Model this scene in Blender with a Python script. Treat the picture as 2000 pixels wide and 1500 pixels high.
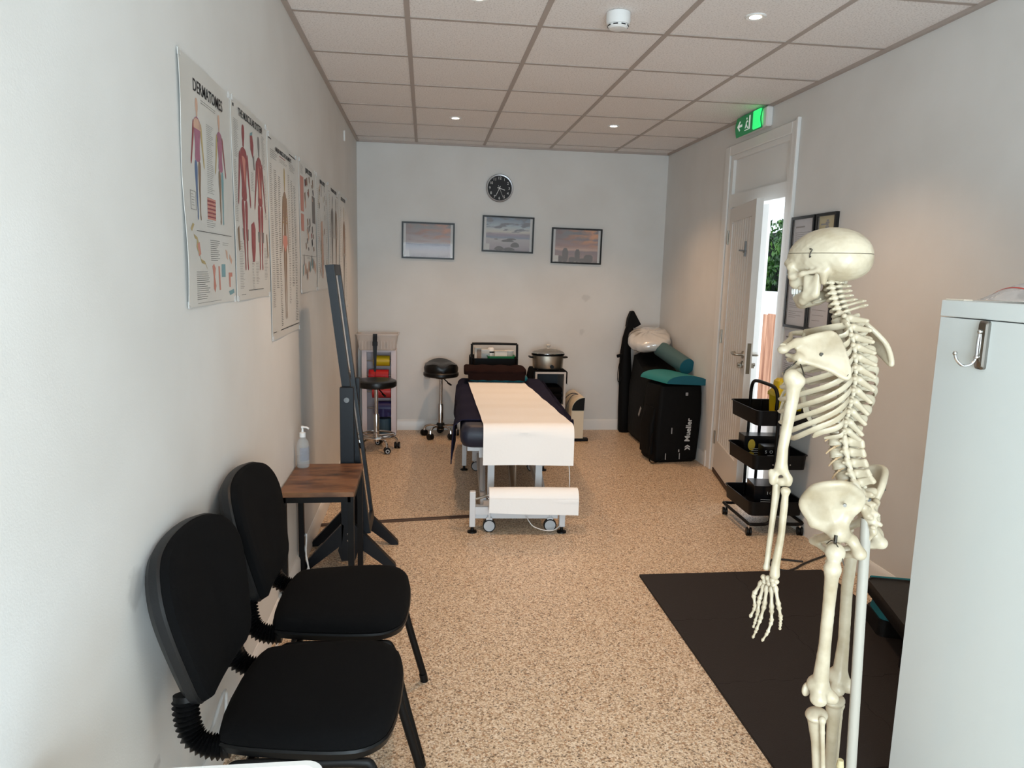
import bpy, bmesh, math, random
import numpy as np
from mathutils import Vector, Matrix, Euler
random.seed(7)
for o in list(bpy.data.objects): bpy.data.objects.remove(o)
scene = bpy.context.scene
COL = scene.collection
PI = math.pi
R = math.radians

# ------------------------------------------------------------------ camera, exposure, world, big lights
CF, PITCH, YAW, ROLL, HC = 1403.75, -0.1536, 0.1216, 0.0249, 1.4845
XL, XR, YB, ZC = -0.613, 2.228, 6.688, 2.607
_fw = np.array([math.sin(YAW)*math.cos(PITCH), math.cos(YAW)*math.cos(PITCH), math.sin(PITCH)])
_r0 = np.array([math.cos(YAW), -math.sin(YAW), 0.0])
_u0 = np.cross(_r0, _fw)
_r = _r0*math.cos(ROLL)+_u0*math.sin(ROLL)
_u = -_r0*math.sin(ROLL)+_u0*math.cos(ROLL)
cd = bpy.data.cameras.new('camera')
cam = bpy.data.objects.new('camera', cd); COL.objects.link(cam)
cd.sensor_width = 36; cd.lens = CF/2000*36; cd.clip_start = 0.05; cd.clip_end = 100
cam.matrix_world = Matrix(((_r[0], _u[0], -_fw[0], 0), (_r[1], _u[1], -_fw[1], 0), (_r[2], _u[2], -_fw[2], HC), (0, 0, 0, 1)))
scene.camera = cam
vs = scene.view_settings
vs.view_transform = 'Standard'; vs.look = 'None'; vs.gamma = 1; vs.use_curve_mapping = False; vs.exposure = 0.0

def lin(c):
    return tuple(((x/255)/12.92 if x/255 <= 0.04045 else ((x/255+0.055)/1.055)**2.4) for x in c)

w = bpy.data.worlds.new('sky'); scene.world = w; w.use_nodes = True
wn = w.node_tree.nodes; wl = w.node_tree.links
wn['Background'].inputs[0].default_value = (0.80, 0.90, 1.0, 1)
wn['Background'].inputs[1].default_value = 2.2

def area(name, loc, rot, sx, sy, e, col, spread=180):
    l = bpy.data.lights.new(name, 'AREA'); l.shape = 'RECTANGLE'; l.size = sx; l.size_y = sy; l.energy = e; l.color = col; l.spread = R(spread)
    o = bpy.data.objects.new(name, l); COL.objects.link(o); o.location = loc; o.rotation_euler = rot; return o
# daylight entering through the shop window behind the camera and through the side door
area('window_daylight', (0.25, -1.46, 1.08), (R(90), 0, R(0)), 1.5, 1.9, 124, (0.72, 0.89, 1.0))
area('door_daylight', (2.95, 4.9, 1.15), (R(90), 0, R(90)), 1.2, 2.0, 18, (0.85, 0.93, 1.0))
LIGHT_W = 60
def spot(loc, e=None, col=(1.0, 0.62, 0.36)):
    l = bpy.data.lights.new('downlight_beam', 'SPOT'); l.energy = e or LIGHT_W; l.color = col
    l.spot_size = R(112); l.spot_blend = 1.0; l.shadow_soft_size = 0.03
    o = bpy.data.objects.new('downlight_beam', l); COL.objects.link(o); o.location = loc; return o

# ------------------------------------------------------------------ materials
MATS = {}
def mat(name, col, rough=0.5, metal=0.0, var=0.0, scale=20, bump=0.0, bscale=200, spec=0.5, coat=0.0, alpha=1.0, emit=0.0, trans=0.0, ior=1.45):
    if name in MATS: return MATS[name]
    m = bpy.data.materials.new(name); m.use_nodes = True
    nt = m.node_tree; n = nt.nodes; b = n['Principled BSDF']
    c = lin(col)
    b.inputs['Base Color'].default_value = (*c, 1)
    b.inputs['Roughness'].default_value = rough; b.inputs['Metallic'].default_value = metal
    b.inputs['Specular IOR Level'].default_value = spec
    b.inputs['Coat Weight'].default_value = coat
    b.inputs['Alpha'].default_value = alpha
    b.inputs['Transmission Weight'].default_value = trans; b.inputs['IOR'].default_value = ior
    if emit: b.inputs['Emission Color'].default_value = (*c, 1); b.inputs['Emission Strength'].default_value = emit
    tc = n.new('ShaderNodeTexCoord')
    if var:
        nz = n.new('ShaderNodeTexNoise'); nz.inputs['Scale'].default_value = scale; nz.inputs['Detail'].default_value = 4
        nt.links.new(tc.outputs['Object'], nz.inputs['Vector'])
        mx = n.new('ShaderNodeMix'); mx.data_type = 'RGBA'
        mx.inputs[6].default_value = (*[x*(1-var) for x in c], 1); mx.inputs[7].default_value = (*[min(1, x*(1+var)) for x in c], 1)
        nt.links.new(nz.outputs['Fac'], mx.inputs[0]); nt.links.new(mx.outputs[2], b.inputs['Base Color'])
    if bump:
        nz = n.new('ShaderNodeTexNoise'); nz.inputs['Scale'].default_value = bscale; nz.inputs['Detail'].default_value = 3
        nt.links.new(tc.outputs['Object'], nz.inputs['Vector'])
        bp = n.new('ShaderNodeBump'); bp.inputs['Strength'].default_value = bump; bp.inputs['Distance'].default_value = 0.004
        nt.links.new(nz.outputs['Fac'], bp.inputs['Height']); nt.links.new(bp.outputs[0], b.inputs['Normal'])
    MATS[name] = m; return m

def ramp_mat(name, stops, scale, rough=0.5, kind='noise', detail=3, vec=(1, 1, 1), bump=0.0):
    """colour from a noise / voronoi field through a ramp"""
    m = bpy.data.materials.new(name); m.use_nodes = True; nt = m.node_tree; n = nt.nodes; b = n['Principled BSDF']
    b.inputs['Roughness'].default_value = rough
    tc = n.new('ShaderNodeTexCoord'); mp = n.new('ShaderNodeMapping'); mp.inputs['Scale'].default_value = vec
    nt.links.new(tc.outputs['Object'], mp.inputs['Vector'])
    t = n.new('ShaderNodeTexNoise' if kind == 'noise' else 'ShaderNodeTexVoronoi'); t.inputs['Scale'].default_value = scale
    if kind == 'noise': t.inputs['Detail'].default_value = detail
    nt.links.new(mp.outputs[0], t.inputs['Vector'])
    cr = n.new('ShaderNodeValToRGB'); e = cr.color_ramp.elements
    while len(e) < len(stops): e.new(0.5)
    for k, (p, c) in enumerate(stops): e[k].position = p; e[k].color = (*lin(c), 1)
    src = t.outputs['Fac'] if kind == 'noise' else t.outputs['Color']
    if kind != 'noise':
        sp = n.new('ShaderNodeSeparateColor'); nt.links.new(src, sp.inputs[0]); src = sp.outputs[0]
        cr.color_ramp.interpolation = 'CONSTANT'
    nt.links.new(src, cr.inputs[0]); nt.links.new(cr.outputs[0], b.inputs['Base Color'])
    if bump:
        bp = n.new('ShaderNodeBump'); bp.inputs['Strength'].default_value = bump; bp.inputs['Distance'].default_value = 0.003
        nt.links.new(src, bp.inputs['Height']); nt.links.new(bp.outputs[0], b.inputs['Normal'])
    MATS[name] = m; return m

def wall_material():
    m = bpy.data.materials.new('wall_paint'); m.use_nodes = True; nt = m.node_tree; n = nt.nodes; b = n['Principled BSDF']
    b.inputs['Roughness'].default_value = 0.62; b.inputs['Specular IOR Level'].default_value = 0.35
    tc = n.new('ShaderNodeTexCoord')
    nz = n.new('ShaderNodeTexNoise'); nz.inputs['Scale'].default_value = 2.5; nz.inputs['Detail'].default_value = 5
    nt.links.new(tc.outputs['Object'], nz.inputs['Vector'])
    cr = n.new('ShaderNodeValToRGB'); e = cr.color_ramp.elements
    e[0].position = 0.3; e[0].color = (*lin((216, 214, 210)), 1); e[1].position = 0.7; e[1].color = (*lin((224, 223, 220)), 1)
    nt.links.new(nz.outputs['Fac'], cr.inputs[0])
    last = cr.outputs[0]
    # old scuffs and filled patches that stay on the paint: (centre, radius, strength)
    for c, rad, s in [((1.495, YB, 1.27), 0.045, 0.16), ((1.475, YB, 0.945), 0.03, 0.14), ((XL, 1.53, 0.80), 0.05, 0.22), ((XL, 1.60, 0.33), 0.02, 0.3)]:
        vm = n.new('ShaderNodeVectorMath'); vm.operation = 'DISTANCE'; vm.inputs[1].default_value = c
        dn = n.new('ShaderNodeTexNoise'); dn.inputs['Scale'].default_value = 25
        nt.links.new(tc.outputs['Object'], dn.inputs['Vector'])
        nt.links.new(tc.outputs['Object'], vm.inputs[0])
        ma = n.new('ShaderNodeMath'); ma.operation = 'MULTIPLY_ADD'; ma.inputs[1].default_value = 0.06; nt.links.new(dn.outputs['Fac'], ma.inputs[0]); nt.links.new(vm.outputs['Value'], ma.inputs[2])
        mr = n.new('ShaderNodeMapRange'); mr.inputs[1].default_value = rad+0.03; mr.inputs[2].default_value = rad*0.6+0.03; mr.inputs[3].default_value = 0; mr.inputs[4].default_value = s
        nt.links.new(ma.outputs[0], mr.inputs[0])
        mx = n.new('ShaderNodeMix'); mx.data_type = 'RGBA'; mx.inputs[7].default_value = (*lin((95, 92, 90)), 1)
        nt.links.new(mr.outputs[0], mx.inputs[0]); nt.links.new(last, mx.inputs[6]); last = mx.outputs[2]
    nt.links.new(last, b.inputs['Base Color'])
    # woven lining paper texture
    wv = n.new('ShaderNodeTexNoise'); wv.inputs['Scale'].default_value = 260
    nt.links.new(tc.outputs['Object'], wv.inputs['Vector'])
    bp = n.new('ShaderNodeBump'); bp.inputs['Strength'].default_value = 0.12; bp.inputs['Distance'].default_value = 0.002
    nt.links.new(wv.outputs['Fac'], bp.inputs['Height']); nt.links.new(bp.outputs[0], b.inputs['Normal'])
    return m

def floor_material():
    m = bpy.data.materials.new('speckled_vinyl'); m.use_nodes = True; nt = m.node_tree; n = nt.nodes; b = n['Principled BSDF']
    b.inputs['Roughness'].default_value = 0.42
    tc = n.new('ShaderNodeTexCoord')
    v = n.new('ShaderNodeTexVoronoi'); v.inputs['Scale'].default_value = 215
    nt.links.new(tc.outputs['Object'], v.inputs['Vector'])
    nz = n.new('ShaderNodeTexNoise'); nz.inputs['Scale'].default_value = 330; nz.inputs['Detail'].default_value = 2
    nt.links.new(tc.outputs['Object'], nz.inputs['Vector'])
    vm = n.new('ShaderNodeVectorMath'); vm.operation = 'MULTIPLY_ADD'; vm.inputs[1].default_value = (0.012,)*3
    nt.links.new(nz.outputs['Color'], vm.inputs[0]); nt.links.new(tc.outputs['Object'], vm.inputs[2]); nt.links.new(vm.outputs[0], v.inputs['Vector'])
    sp = n.new('ShaderNodeSeparateColor'); nt.links.new(v.outputs['Color'], sp.inputs[0])
    cr = n.new('ShaderNodeValToRGB'); cr.color_ramp.interpolation = 'CONSTANT'; e = cr.color_ramp.elements
    st = [(0, (92, 74, 58)), (0.09, (150, 124, 98)), (0.24, (190, 164, 134)), (0.46, (214, 192, 164)), (0.76, (230, 214, 192)), (0.93, (168, 126, 90))]
    while len(e) < len(st): e.new(0.5)
    for k, (p, c) in enumerate(st): e[k].position = p; e[k].color = (*lin(c), 1)
    nt.links.new(sp.outputs[0], cr.inputs[0]); nt.links.new(cr.outputs[0], b.inputs['Base Color'])
    return m

def ceiling_material():
    m = bpy.data.materials.new('mineral_tile'); m.use_nodes = True; nt = m.node_tree; n = nt.nodes; b = n['Principled BSDF']
    b.inputs['Roughness'].default_value = 0.9
    tc = n.new('ShaderNodeTexCoord')
    nz = n.new('ShaderNodeTexNoise'); nz.inputs['Scale'].default_value = 130; nz.inputs['Detail'].default_value = 5
    nt.links.new(tc.outputs['Object'], nz.inputs['Vector'])
    cr = n.new('ShaderNodeValToRGB'); e = cr.color_ramp.elements
    e[0].position = 0.34; e[0].color = (*lin((214, 208, 204)), 1); e[1].position = 0.5; e[1].color = (*lin((240, 235, 232)), 1)
    nt.links.new(nz.outputs['Fac'], cr.inputs[0]); nt.links.new(cr.outputs[0], b.inputs['Base Color'])
    bp = n.new('ShaderNodeBump'); bp.inputs['Strength'].default_value = 0.25; bp.inputs['Distance'].default_value = 0.002
    nt.links.new(nz.outputs['Fac'], bp.inputs['Height']); nt.links.new(bp.outputs[0], b.inputs['Normal'])
    return m

WALL = wall_material(); FLOOR = floor_material(); CEIL = ceiling_material()
WHITE = mat('white_gloss_paint', (226, 225, 222), 0.35, var=0.02, scale=3)
WPLAST = mat('white_plastic', (232, 232, 230), 0.35)
BLACKM = mat('black_powder_coat', (10, 9, 9), 0.45, bump=0.1, bscale=400, spec=0.25)
BLACKP = mat('black_plastic', (8, 8, 9), 0.42, spec=0.28)
CHROME = mat('chrome', (205, 205, 205), 0.14, 1.0)
STEEL = mat('brushed_steel', (176, 170, 160), 0.32, 1.0)
LEATHER = mat('black_leatherette', (8, 8, 9), 0.34, bump=0.15, bscale=120)
FABRIC = mat('black_fabric', (9, 9, 10), 0.95, var=0.15, scale=300, bump=0.35, bscale=900, spec=0.15)
NAVY = mat('navy_cotton', (34, 33, 52), 0.95, var=0.15, scale=60, bump=0.4, bscale=500, spec=0.1)
NAVYL = mat('navy_vinyl', (26, 30, 46), 0.45, bump=0.1, bscale=200)
PAPER = mat('couch_paper', (240, 239, 236), 0.8, bump=0.15, bscale=60)
PRINT = mat('print_ink', (35, 33, 34), 0.6)
GLASS = mat('picture_glass', (255, 255, 255), 0.03, alpha=0.12, spec=0.6)

# ------------------------------------------------------------------ mesh helpers
class MB:
    def __init__(s): s.v = []; s.f = []; s.m = []; s.k = 0; s.M = Matrix()
    def add(s, vs, fs, M=None):
        b = len(s.v); T = s.M @ M if M is not None else s.M
        s.v += [tuple(T @ Vector(p)) for p in vs]
        s.f += [tuple(b+i for i in f) for f in fs]; s.m += [s.k]*len(fs); return s
    def box(s, c, d, rot=None, bev=0.0):
        x, y, z = d[0]/2, d[1]/2, d[2]/2
        M = Matrix.Translation(c)
        if rot: M = M @ Euler(rot).to_matrix().to_4x4()
        if bev:
            b = min(bev, x*.99, y*.99, z*.99)
            vs = []
            for sx in (-1, 1):
                for sy in (-1, 1):
                    for sz in (-1, 1):
                        vs += [(sx*x, sy*(y-b), sz*(z-b)), (sx*(x-b), sy*y, sz*(z-b)), (sx*(x-b), sy*(y-b), sz*z)]
            bm = bmesh.new()
            for p in vs: bm.verts.new(p)
            bmesh.ops.convex_hull(bm, input=bm.verts)
            bm.verts.ensure_lookup_table(); bm.verts.index_update()
            V = [tuple(q.co) for q in bm.verts]; F = [tuple(q.index for q in f.verts) for f in bm.faces]; bm.free()
            return s.add(V, F, M)
        vs = [(i, j, k) for i in (-x, x) for j in (-y, y) for k in (-z, z)]
        return s.add(vs, [(0, 1, 3, 2), (4, 6, 7, 5), (0, 4, 5, 1), (2, 3, 7, 6), (0, 2, 6, 4), (1, 5, 7, 3)], M)
    def bb(s, x0, x1, y0, y1, z0, z1, bev=0.0):
        return s.box(((x0+x1)/2, (y0+y1)/2, (z0+z1)/2), (abs(x1-x0), abs(y1-y0), abs(z1-z0)), bev=bev)
    def rings(s, rings, cap=True, closed=True, M=None):
        n = len(rings[0]); vs = [p for r in rings for p in r]; fs = []
        for i in range(len(rings)-1):
            for j in range(n if closed else n-1):
                a = i*n+j; b = i*n+(j+1) % n; fs.append((a, b, b+n, a+n))
        if cap and closed: fs += [tuple(range(n))[::-1], tuple((len(rings)-1)*n+j for j in range(n))]
        return s.add(vs, fs, M)
    def lathe(s, prof, c=(0, 0, 0), seg=32, axis='Z', M=None):
        rs = []
        for r, z in prof:
            ring = []
            for j in range(seg):
                a = 2*PI*j/seg; x, y = r*math.cos(a), r*math.sin(a)
                p = (x, y, z) if axis == 'Z' else ((z, x, y) if axis == 'X' else (y, z, x))
                ring.append((p[0]+c[0], p[1]+c[1], p[2]+c[2]))
            rs.append(ring)
        return s.rings(rs, M=M)
    def tube(s, pts, r, seg=12, rz=None, cap=True, up=None):
        """sweep a circle (or ellipse r x rz) along pts; r may be a list"""
        P = [Vector(p) for p in pts]; n = len(P)
        rr = r if isinstance(r, (list, tuple)) else [r]*n
        if rz is None: zz = rr
        else: zz = rz if isinstance(rz, (list, tuple)) else [rz]*n
        T = []
        for i in range(n):
            t = (P[min(i+1, n-1)]-P[max(i-1, 0)])
            T.append(t.normalized() if t.length > 1e-9 else Vector((0, 0, 1)))
        u = Vector(up) if up else (Vector((0, 0, 1)) if abs(T[0].z) < 0.9 else Vector((1, 0, 0)))
        rs = []
        for i in range(n):
            u = (u - T[i]*u.dot(T[i]));
            if u.length < 1e-6: u = T[i].orthogonal()
            u.normalize(); v = T[i].cross(u)
            rs.append([tuple(P[i]+u*(zz[i]*math.sin(2*PI*j/seg))+v*(rr[i]*math.cos(2*PI*j/seg))) for j in range(seg)])
        return s.rings(rs, cap=cap)
    def cyl(s, a, b, r, seg=20, r2=None):
        return s.tube([a, b], [r, r if r2 is None else r2], seg)
    def ball(s, c, r, seg=20, ring=12, M=None):
        if not isinstance(r, (tuple, list)): r = (r, r, r)
        rs = []
        for i in range(ring+1):
            a = -PI/2+PI*i/ring; q = max(math.cos(a), 1e-3)
            rs.append([(c[0]+r[0]*q*math.cos(2*PI*j/seg), c[1]+r[1]*q*math.sin(2*PI*j/seg), c[2]+r[2]*math.sin(a)) for j in range(seg)])
        return s.rings(rs, M=M)
    def prism(s, poly, h0, h1, M=None, axis='Z'):
        """extrude 2D polygon between h0 and h1; axis Z: (x,y), X: (y,z), Y: (x,z)"""
        def P(p, h): return (p[0], p[1], h) if axis == 'Z' else ((h, p[0], p[1]) if axis == 'X' else (p[0], h, p[1]))
        n = len(poly)
        return s.add([P(p, h0) for p in poly]+[P(p, h1) for p in poly],
                     [tuple(range(n))[::-1], tuple(range(n, 2*n))]+[(i, (i+1) % n, n+(i+1) % n, n+i) for i in range(n)], M)
    def pad(s, poly, prof, M=None):
        """rings of a 2D outline scaled about its centroid: prof = [(scale, height)]"""
        cx = sum(p[0] for p in poly)/len(poly); cy = sum(p[1] for p in poly)/len(poly)
        return s.rings([[(cx+(p[0]-cx)*k, cy+(p[1]-cy)*k, h) for p in poly] for k, h in prof], M=M)
    def grid(s, fn, nu, nv, M=None):
        vs = [fn(i/(nu-1), j/(nv-1)) for i in range(nu) for j in range(nv)]
        return s.add(vs, [(i*nv+j, i*nv+j+1, (i+1)*nv+j+1, (i+1)*nv+j) for i in range(nu-1) for j in range(nv-1)], M)
    def sheet(s, fn, nu, nv, th, M=None):
        """closed thin cloth: fn(u,v) -> point, thickened along its normal"""
        P = [[Vector(fn(i/(nu-1), j/(nv-1))) for j in range(nv)] for i in range(nu)]
        top = []; bot = []
        for i in range(nu):
            for j in range(nv):
                du = P[min(i+1, nu-1)][j]-P[max(i-1, 0)][j]; dv = P[i][min(j+1, nv-1)]-P[i][max(j-1, 0)]
                nn = du.cross(dv); nn = nn.normalized() if nn.length > 1e-9 else Vector((0, 0, 1))
                top.append(tuple(P[i][j]+nn*th/2)); bot.append(tuple(P[i][j]-nn*th/2))
        N = nu*nv; fs = []
        for i in range(nu-1):
            for j in range(nv-1):
                a, b, c, d = i*nv+j, i*nv+j+1, (i+1)*nv+j+1, (i+1)*nv+j
                fs += [(a, b, c, d), (N+d, N+c, N+b, N+a)]
        per = [j for j in range(nv)]+[i*nv+nv-1 for i in range(1, nu)]+[(nu-1)*nv+j for j in range(nv-2, -1, -1)]+[i*nv for i in range(nu-2, 0, -1)]
        for k in range(len(per)):
            a, b = per[k], per[(k+1) % len(per)]; fs.append((b, a, N+a, N+b))
        return s.add(top+bot, fs, M)
    def text(s, body, size, M, ext=0.0004, align='CENTER', bold=0.0, sx=1.0):
        c = bpy.data.curves.new('t', 'FONT'); c.body = body; c.size = size; c.extrude = ext; c.align_x = align; c.align_y = 'CENTER'
        c.offset = bold; c.resolution_u = 3
        o = bpy.data.objects.new('t', c); COL.objects.link(o)
        dg = bpy.context.evaluated_depsgraph_get(); dg.update()
        me = bpy.data.meshes.new_from_object(o.evaluated_get(dg))
        s.add([(v.co.x*sx, v.co.y, v.co.z) for v in me.vertices], [tuple(p.vertices) for p in me.polygons], M)
        bpy.data.objects.remove(o); bpy.data.curves.remove(c); bpy.data.meshes.remove(me); return s
    def build(s, name, mats, parent=None, loc=None, ang=35, fixn=True, smooth=True):
        me = bpy.data.meshes.new(name); me.from_pydata(s.v, [], s.f)
        if not isinstance(mats, (list, tuple)): mats = [mats]
        for m in mats: me.materials.append(m)
        for p, k in zip(me.polygons, s.m): p.material_index = k
        if smooth or fixn:
            bm = bmesh.new(); bm.from_mesh(me)
            if fixn: bmesh.ops.recalc_face_normals(bm, faces=bm.faces)
            lim = R(ang)
            for e in bm.edges:
                if len(e.link_faces) == 2: e.smooth = e.calc_face_angle(0) < lim
            for f in bm.faces: f.smooth = smooth
            bm.to_mesh(me); bm.free()
        me.update()
        o = bpy.data.objects.new(name, me); COL.objects.link(o)
        if parent is not None: o.parent = parent
        if loc is not None: o.location = loc
        return o

def chaikin(P, n=2, closed=True):
    for _ in range(n):
        Q = []
        m = len(P)
        rng = range(m) if closed else range(m-1)
        if not closed: Q.append(tuple(P[0]))
        for i in rng:
            a, b = P[i], P[(i+1) % m]
            Q.append(tuple(x*.75+y*.25 for x, y in zip(a, b))); Q.append(tuple(x*.25+y*.75 for x, y in zip(a, b)))
        if not closed: Q.append(tuple(P[-1]))
        P = Q
    return P
def spline(P, n=6):
    """Catmull-Rom through the points"""
    P = [Vector(p) for p in P]; Q = []
    for i in range(len(P)-1):
        a = P[i-1] if i else P[0]*2-P[1]; b = P[i]; c = P[i+1]; d = P[i+2] if i+2 < len(P) else P[-1]*2-P[-2]
        for k in range(n):
            t = k/n
            Q.append(0.5*((2*b)+(c-a)*t+(2*a-5*b+4*c-d)*t*t+(3*b-a-3*c+d)*t**3))
    Q.append(P[-1]); return [tuple(q) for q in Q]
def rrect(w, h, r, n=5, cx=0, cy=0):
    P = []
    for sx, sy, a0 in ((1, 1, 0), (-1, 1, 90), (-1, -1, 180), (1, -1, 270)):
        for k in range(n+1):
            a = R(a0+90*k/n); P.append((cx+sx*(w/2-r)+r*math.cos(a), cy+sy*(h/2-r)+r*math.sin(a)))
    return P
def tag(o, label, cat, group=None, kind=None):
    o['label'] = label; o['category'] = cat
    if group: o['group'] = group
    if kind: o['kind'] = kind
    return o
def thing(name, label, cat, loc=(0, 0, 0), rz=0.0, group=None):
    o = bpy.data.objects.new(name, None); COL.objects.link(o); o.empty_display_size = 0.05
    o.location = loc; o.rotation_euler = (0, 0, rz); return tag(o, label, cat, group)
def struct(o): o['kind'] = 'structure'; return o
def copy_tree(o, parent=None):
    c = o.copy(); COL.objects.link(c)
    if parent is not None: c.parent = parent
    for ch in [q for q in o.children]: copy_tree(ch, c)
    return c
# ------------------------------------------------------------------ room shell
YF = -1.5
m = MB(); m.bb(XL-0.1, XR+0.1, YF-0.1, YB+0.1, -0.1, 0); struct(m.build('floor', FLOOR))
m = MB(); m.bb(XL-0.1, XR+0.1, YF-0.1, YB+0.1, ZC, ZC+0.1); ceil = struct(m.build('ceiling', CEIL))
GRID = mat('ceiling_grid_paint', (176, 164, 156), 0.5)
m = MB()
for k in range(4): x = -0.089+0.6*k; m.bb(x-0.012, x+0.012, YF, YB, ZC-0.004, ZC+0.001)
for j in range(-8, 6):
    y = 3.4757+0.6*j
    if y > YF: m.bb(XL, XR, y-0.012, y+0.012, ZC-0.0035, ZC+0.001)
m.build('ceiling_grid', GRID, ceil)
m = MB()
m.bb(XL, XL+0.02, YF, YB, ZC-0.016, ZC); m.bb(XR-0.02, XR, YF, YB, ZC-0.016, ZC); m.bb(XL, XR, YB-0.02, YB, ZC-0.016, ZC)
m.build('edge_angle', GRID, ceil)
m = MB(); m.bb(XL-0.1, XL, YF-0.1, YB+0.1, 0, ZC); struct(m.build('wall_left', WALL))
m = MB(); m.bb(XL-0.1, XR+0.1, YB, YB+0.1, 0, ZC); struct(m.build('wall_back', WALL))
m = MB()
m.bb(XR, XR+0.1, 5.25, YB, 0, ZC); m.bb(XR, XR+0.1, YF-0.1, 4.34, 0, ZC); m.bb(XR, XR+0.1, 4.34, 5.25, 2.37, ZC)
struct(m.build('wall_right', WALL))
m = MB()  # wall behind the camera with the shop window opening
m.bb(XL, -0.55, YF-0.1, YF, 0, ZC); m.bb(1.05, XR, YF-0.1, YF, 0, ZC); m.bb(-0.55, 1.05, YF-0.1, YF, 2.05, ZC); m.bb(-0.55, 1.05, YF-0.1, YF, 0, 0.1)
struct(m.build('wall_front', WALL))
m = MB(); m.bb(-0.55, 1.05, YF-0.07, YF-0.03, 2.0, 2.05); m.bb(-0.55, 1.05, YF-0.07, YF-0.03, 0.1, 0.15)
for x in (-0.53, 0.25, 1.03): m.bb(x-0.02, x+0.02, YF-0.07, YF-0.03, 0.15, 2.0)
struct(m.build('window_1', WHITE))

def skirt(name, axis, c, a, b, s):
    """moulded skirting: profile swept along a wall. axis = running axis"""
    prof = [(0, 0), (0.015, 0), (0.015, 0.078), (0.009, 0.092), (0.004, 0.1), (0, 0.1)]
    m = MB()
    if axis == 'Y': m.prism([(c+s*p, z) for p, z in prof], a, b, axis='Y')
    else: m.prism([(c+s*p, z) for p, z in prof], a, b, axis='X')
    return struct(m.build(name, WHITE))
skirt('baseboard_left', 'Y', XL, YF, YB, 1)
skirt('baseboard_back', 'X', YB, XL, XR, -1)
skirt('baseboard_right', 'Y', XR, 5.37, YB, -1)
skirt('baseboard_right', 'Y', XR, YF, 4.26, -1)

# door frame with solid transom panel above the head
m = MB()
m.bb(XR-0.002, XR+0.1, 5.205, 5.25, 0, 2.37); m.bb(XR-0.002, XR+0.1, 4.34, 4.385, 0, 2.37)
m.bb(XR-0.002, XR+0.1, 4.385, 5.205, 1.995, 2.09); m.bb(XR-0.002, XR+0.1, 4.385, 5.205, 2.335, 2.37)
m.bb(XR+0.02, XR+0.05, 4.385, 5.205, 2.09, 2.335)
m.bb(XR+0.045, XR+0.06, 5.17, 5.205, 0, 2.03)
struct(m.build('trim_1', WHITE))
m = MB()
m.bb(XR-0.016, XR, 5.25, 5.33, 0, 2.44, bev=0.004); m.bb(XR-0.016, XR, 4.29, 4.34, 0, 2.44, bev=0.004); m.bb(XR-0.016, XR, 4.34, 5.25, 2.37, 2.44, bev=0.004)
m.bb(XR-0.022, XR, 5.325, 5.345, 0, 0.13)
struct(m.build('trim_2', WHITE))
m = MB(); m.bb(XR-0.022, XR, 4.262, 4.286, 0.1, 2.45, bev=0.003)
tag(m.build('cable_trunking', WPLAST), 'slim white vertical cable trunking beside the door frame', 'trunking')
# floor joint strip running across the room under the couch
BROWN = mat('dark_brown_strip', (58, 40, 32), 0.5, bump=0.1)
m = MB(); m.M = Matrix.Translation((-0.605, 4.119, 0)) @ Matrix.Rotation(R(7.3), 4, 'Z')
m.prism([(-0.025, 0), (0.025, 0), (0.02, 0.005), (0.01, 0.008), (-0.01, 0.008), (-0.02, 0.005)], 0, 1.12, axis='X')
struct(m.build('trim_3', BROWN))

# door leaf, standing ajar into the room
dx, dy = 2.055-2.222, 4.40-5.195
dl = math.hypot(dx, dy); dang = math.atan2(dy, dx)
door = bpy.data.objects.new('door_1', None); COL.objects.link(door); door.location = (2.222, 5.195, 0); door.rotation_euler = (0, 0, dang); struct(door)
# local x runs from hinge to latch, local -y is the room face... (room lies on local -y side)
DW = 0.785; DH = 1.985
DOORP = mat('door_paint', (222, 219, 214), 0.4)
m = MB()
m.bb(0, 0.09, 0, 0.044, 0.03, DH); m.bb(DW-0.09, DW, 0, 0.044, 0.03, DH); m.bb(0.09, DW-0.09, 0, 0.044, 0.03, 0.26); m.bb(0.09, DW-0.09, 0, 0.044, DH-0.10, DH)
m.build('door_leaf', DOORP, door)
m = MB()
nb = 9; bw = (DW-0.18)/nb
for i in range(nb):
    x0 = 0.09+i*bw
    m.prism([(x0+0.001, 0.036), (x0+0.001, 0.026), (x0+0.012, 0.006), (x0+bw-0.012, 0.006), (x0+bw-0.001, 0.026), (x0+bw-0.001, 0.036)], 0.26, DH-0.10)
m.bb(0.09, DW-0.09, 0.026, 0.032, 0.26, DH-0.1)
m.build('boarded_panel', DOORP, door)
m = MB()
m.prism([(0.085, 0.26), (0.085, DH-0.1), (0.097, DH-0.112), (0.097, 0.272)], 0.0, 0.009, axis='Y'); m.build('panel_bead', WHITE, door)
m = MB(); m.bb(0.005, DW-0.005, -0.006, 0.04, 0.0, 0.035, bev=0.004); m.build('draught_seal', BROWN, door)
for side in (-1, 1):
    y0 = 0 if side < 0 else 0.044
    m = MB()
    m.cyl((DW-0.055, y0, 0.99), (DW-0.055, y0+side*0.008, 0.99), 0.026)
    m.tube(spline([(DW-0.055, y0, 0.99), (DW-0.055, y0+side*0.045, 0.99), (DW-0.075, y0+side*0.055, 0.99), (DW-0.13, y0+side*0.056, 0.992), (DW-0.165, y0+side*0.045, 0.99), (DW-0.17, y0+side*0.028, 0.988)]), 0.0095)
    m.build('lever_handle', STEEL, door)
    m = MB(); m.cyl((DW-0.055, y0, 0.925), (DW-0.055, y0+side*0.008, 0.925), 0.024); m.box((DW-0.055, y0+side*0.02, 0.918), (0.016, 0.03, 0.034), bev=0.005)
    m.cyl((DW-0.055, y0+side*0.02, 0.925), (DW-0.055, y0+side*0.034, 0.925), 0.013)
    m.build('thumb_turn', STEEL, door)
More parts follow.
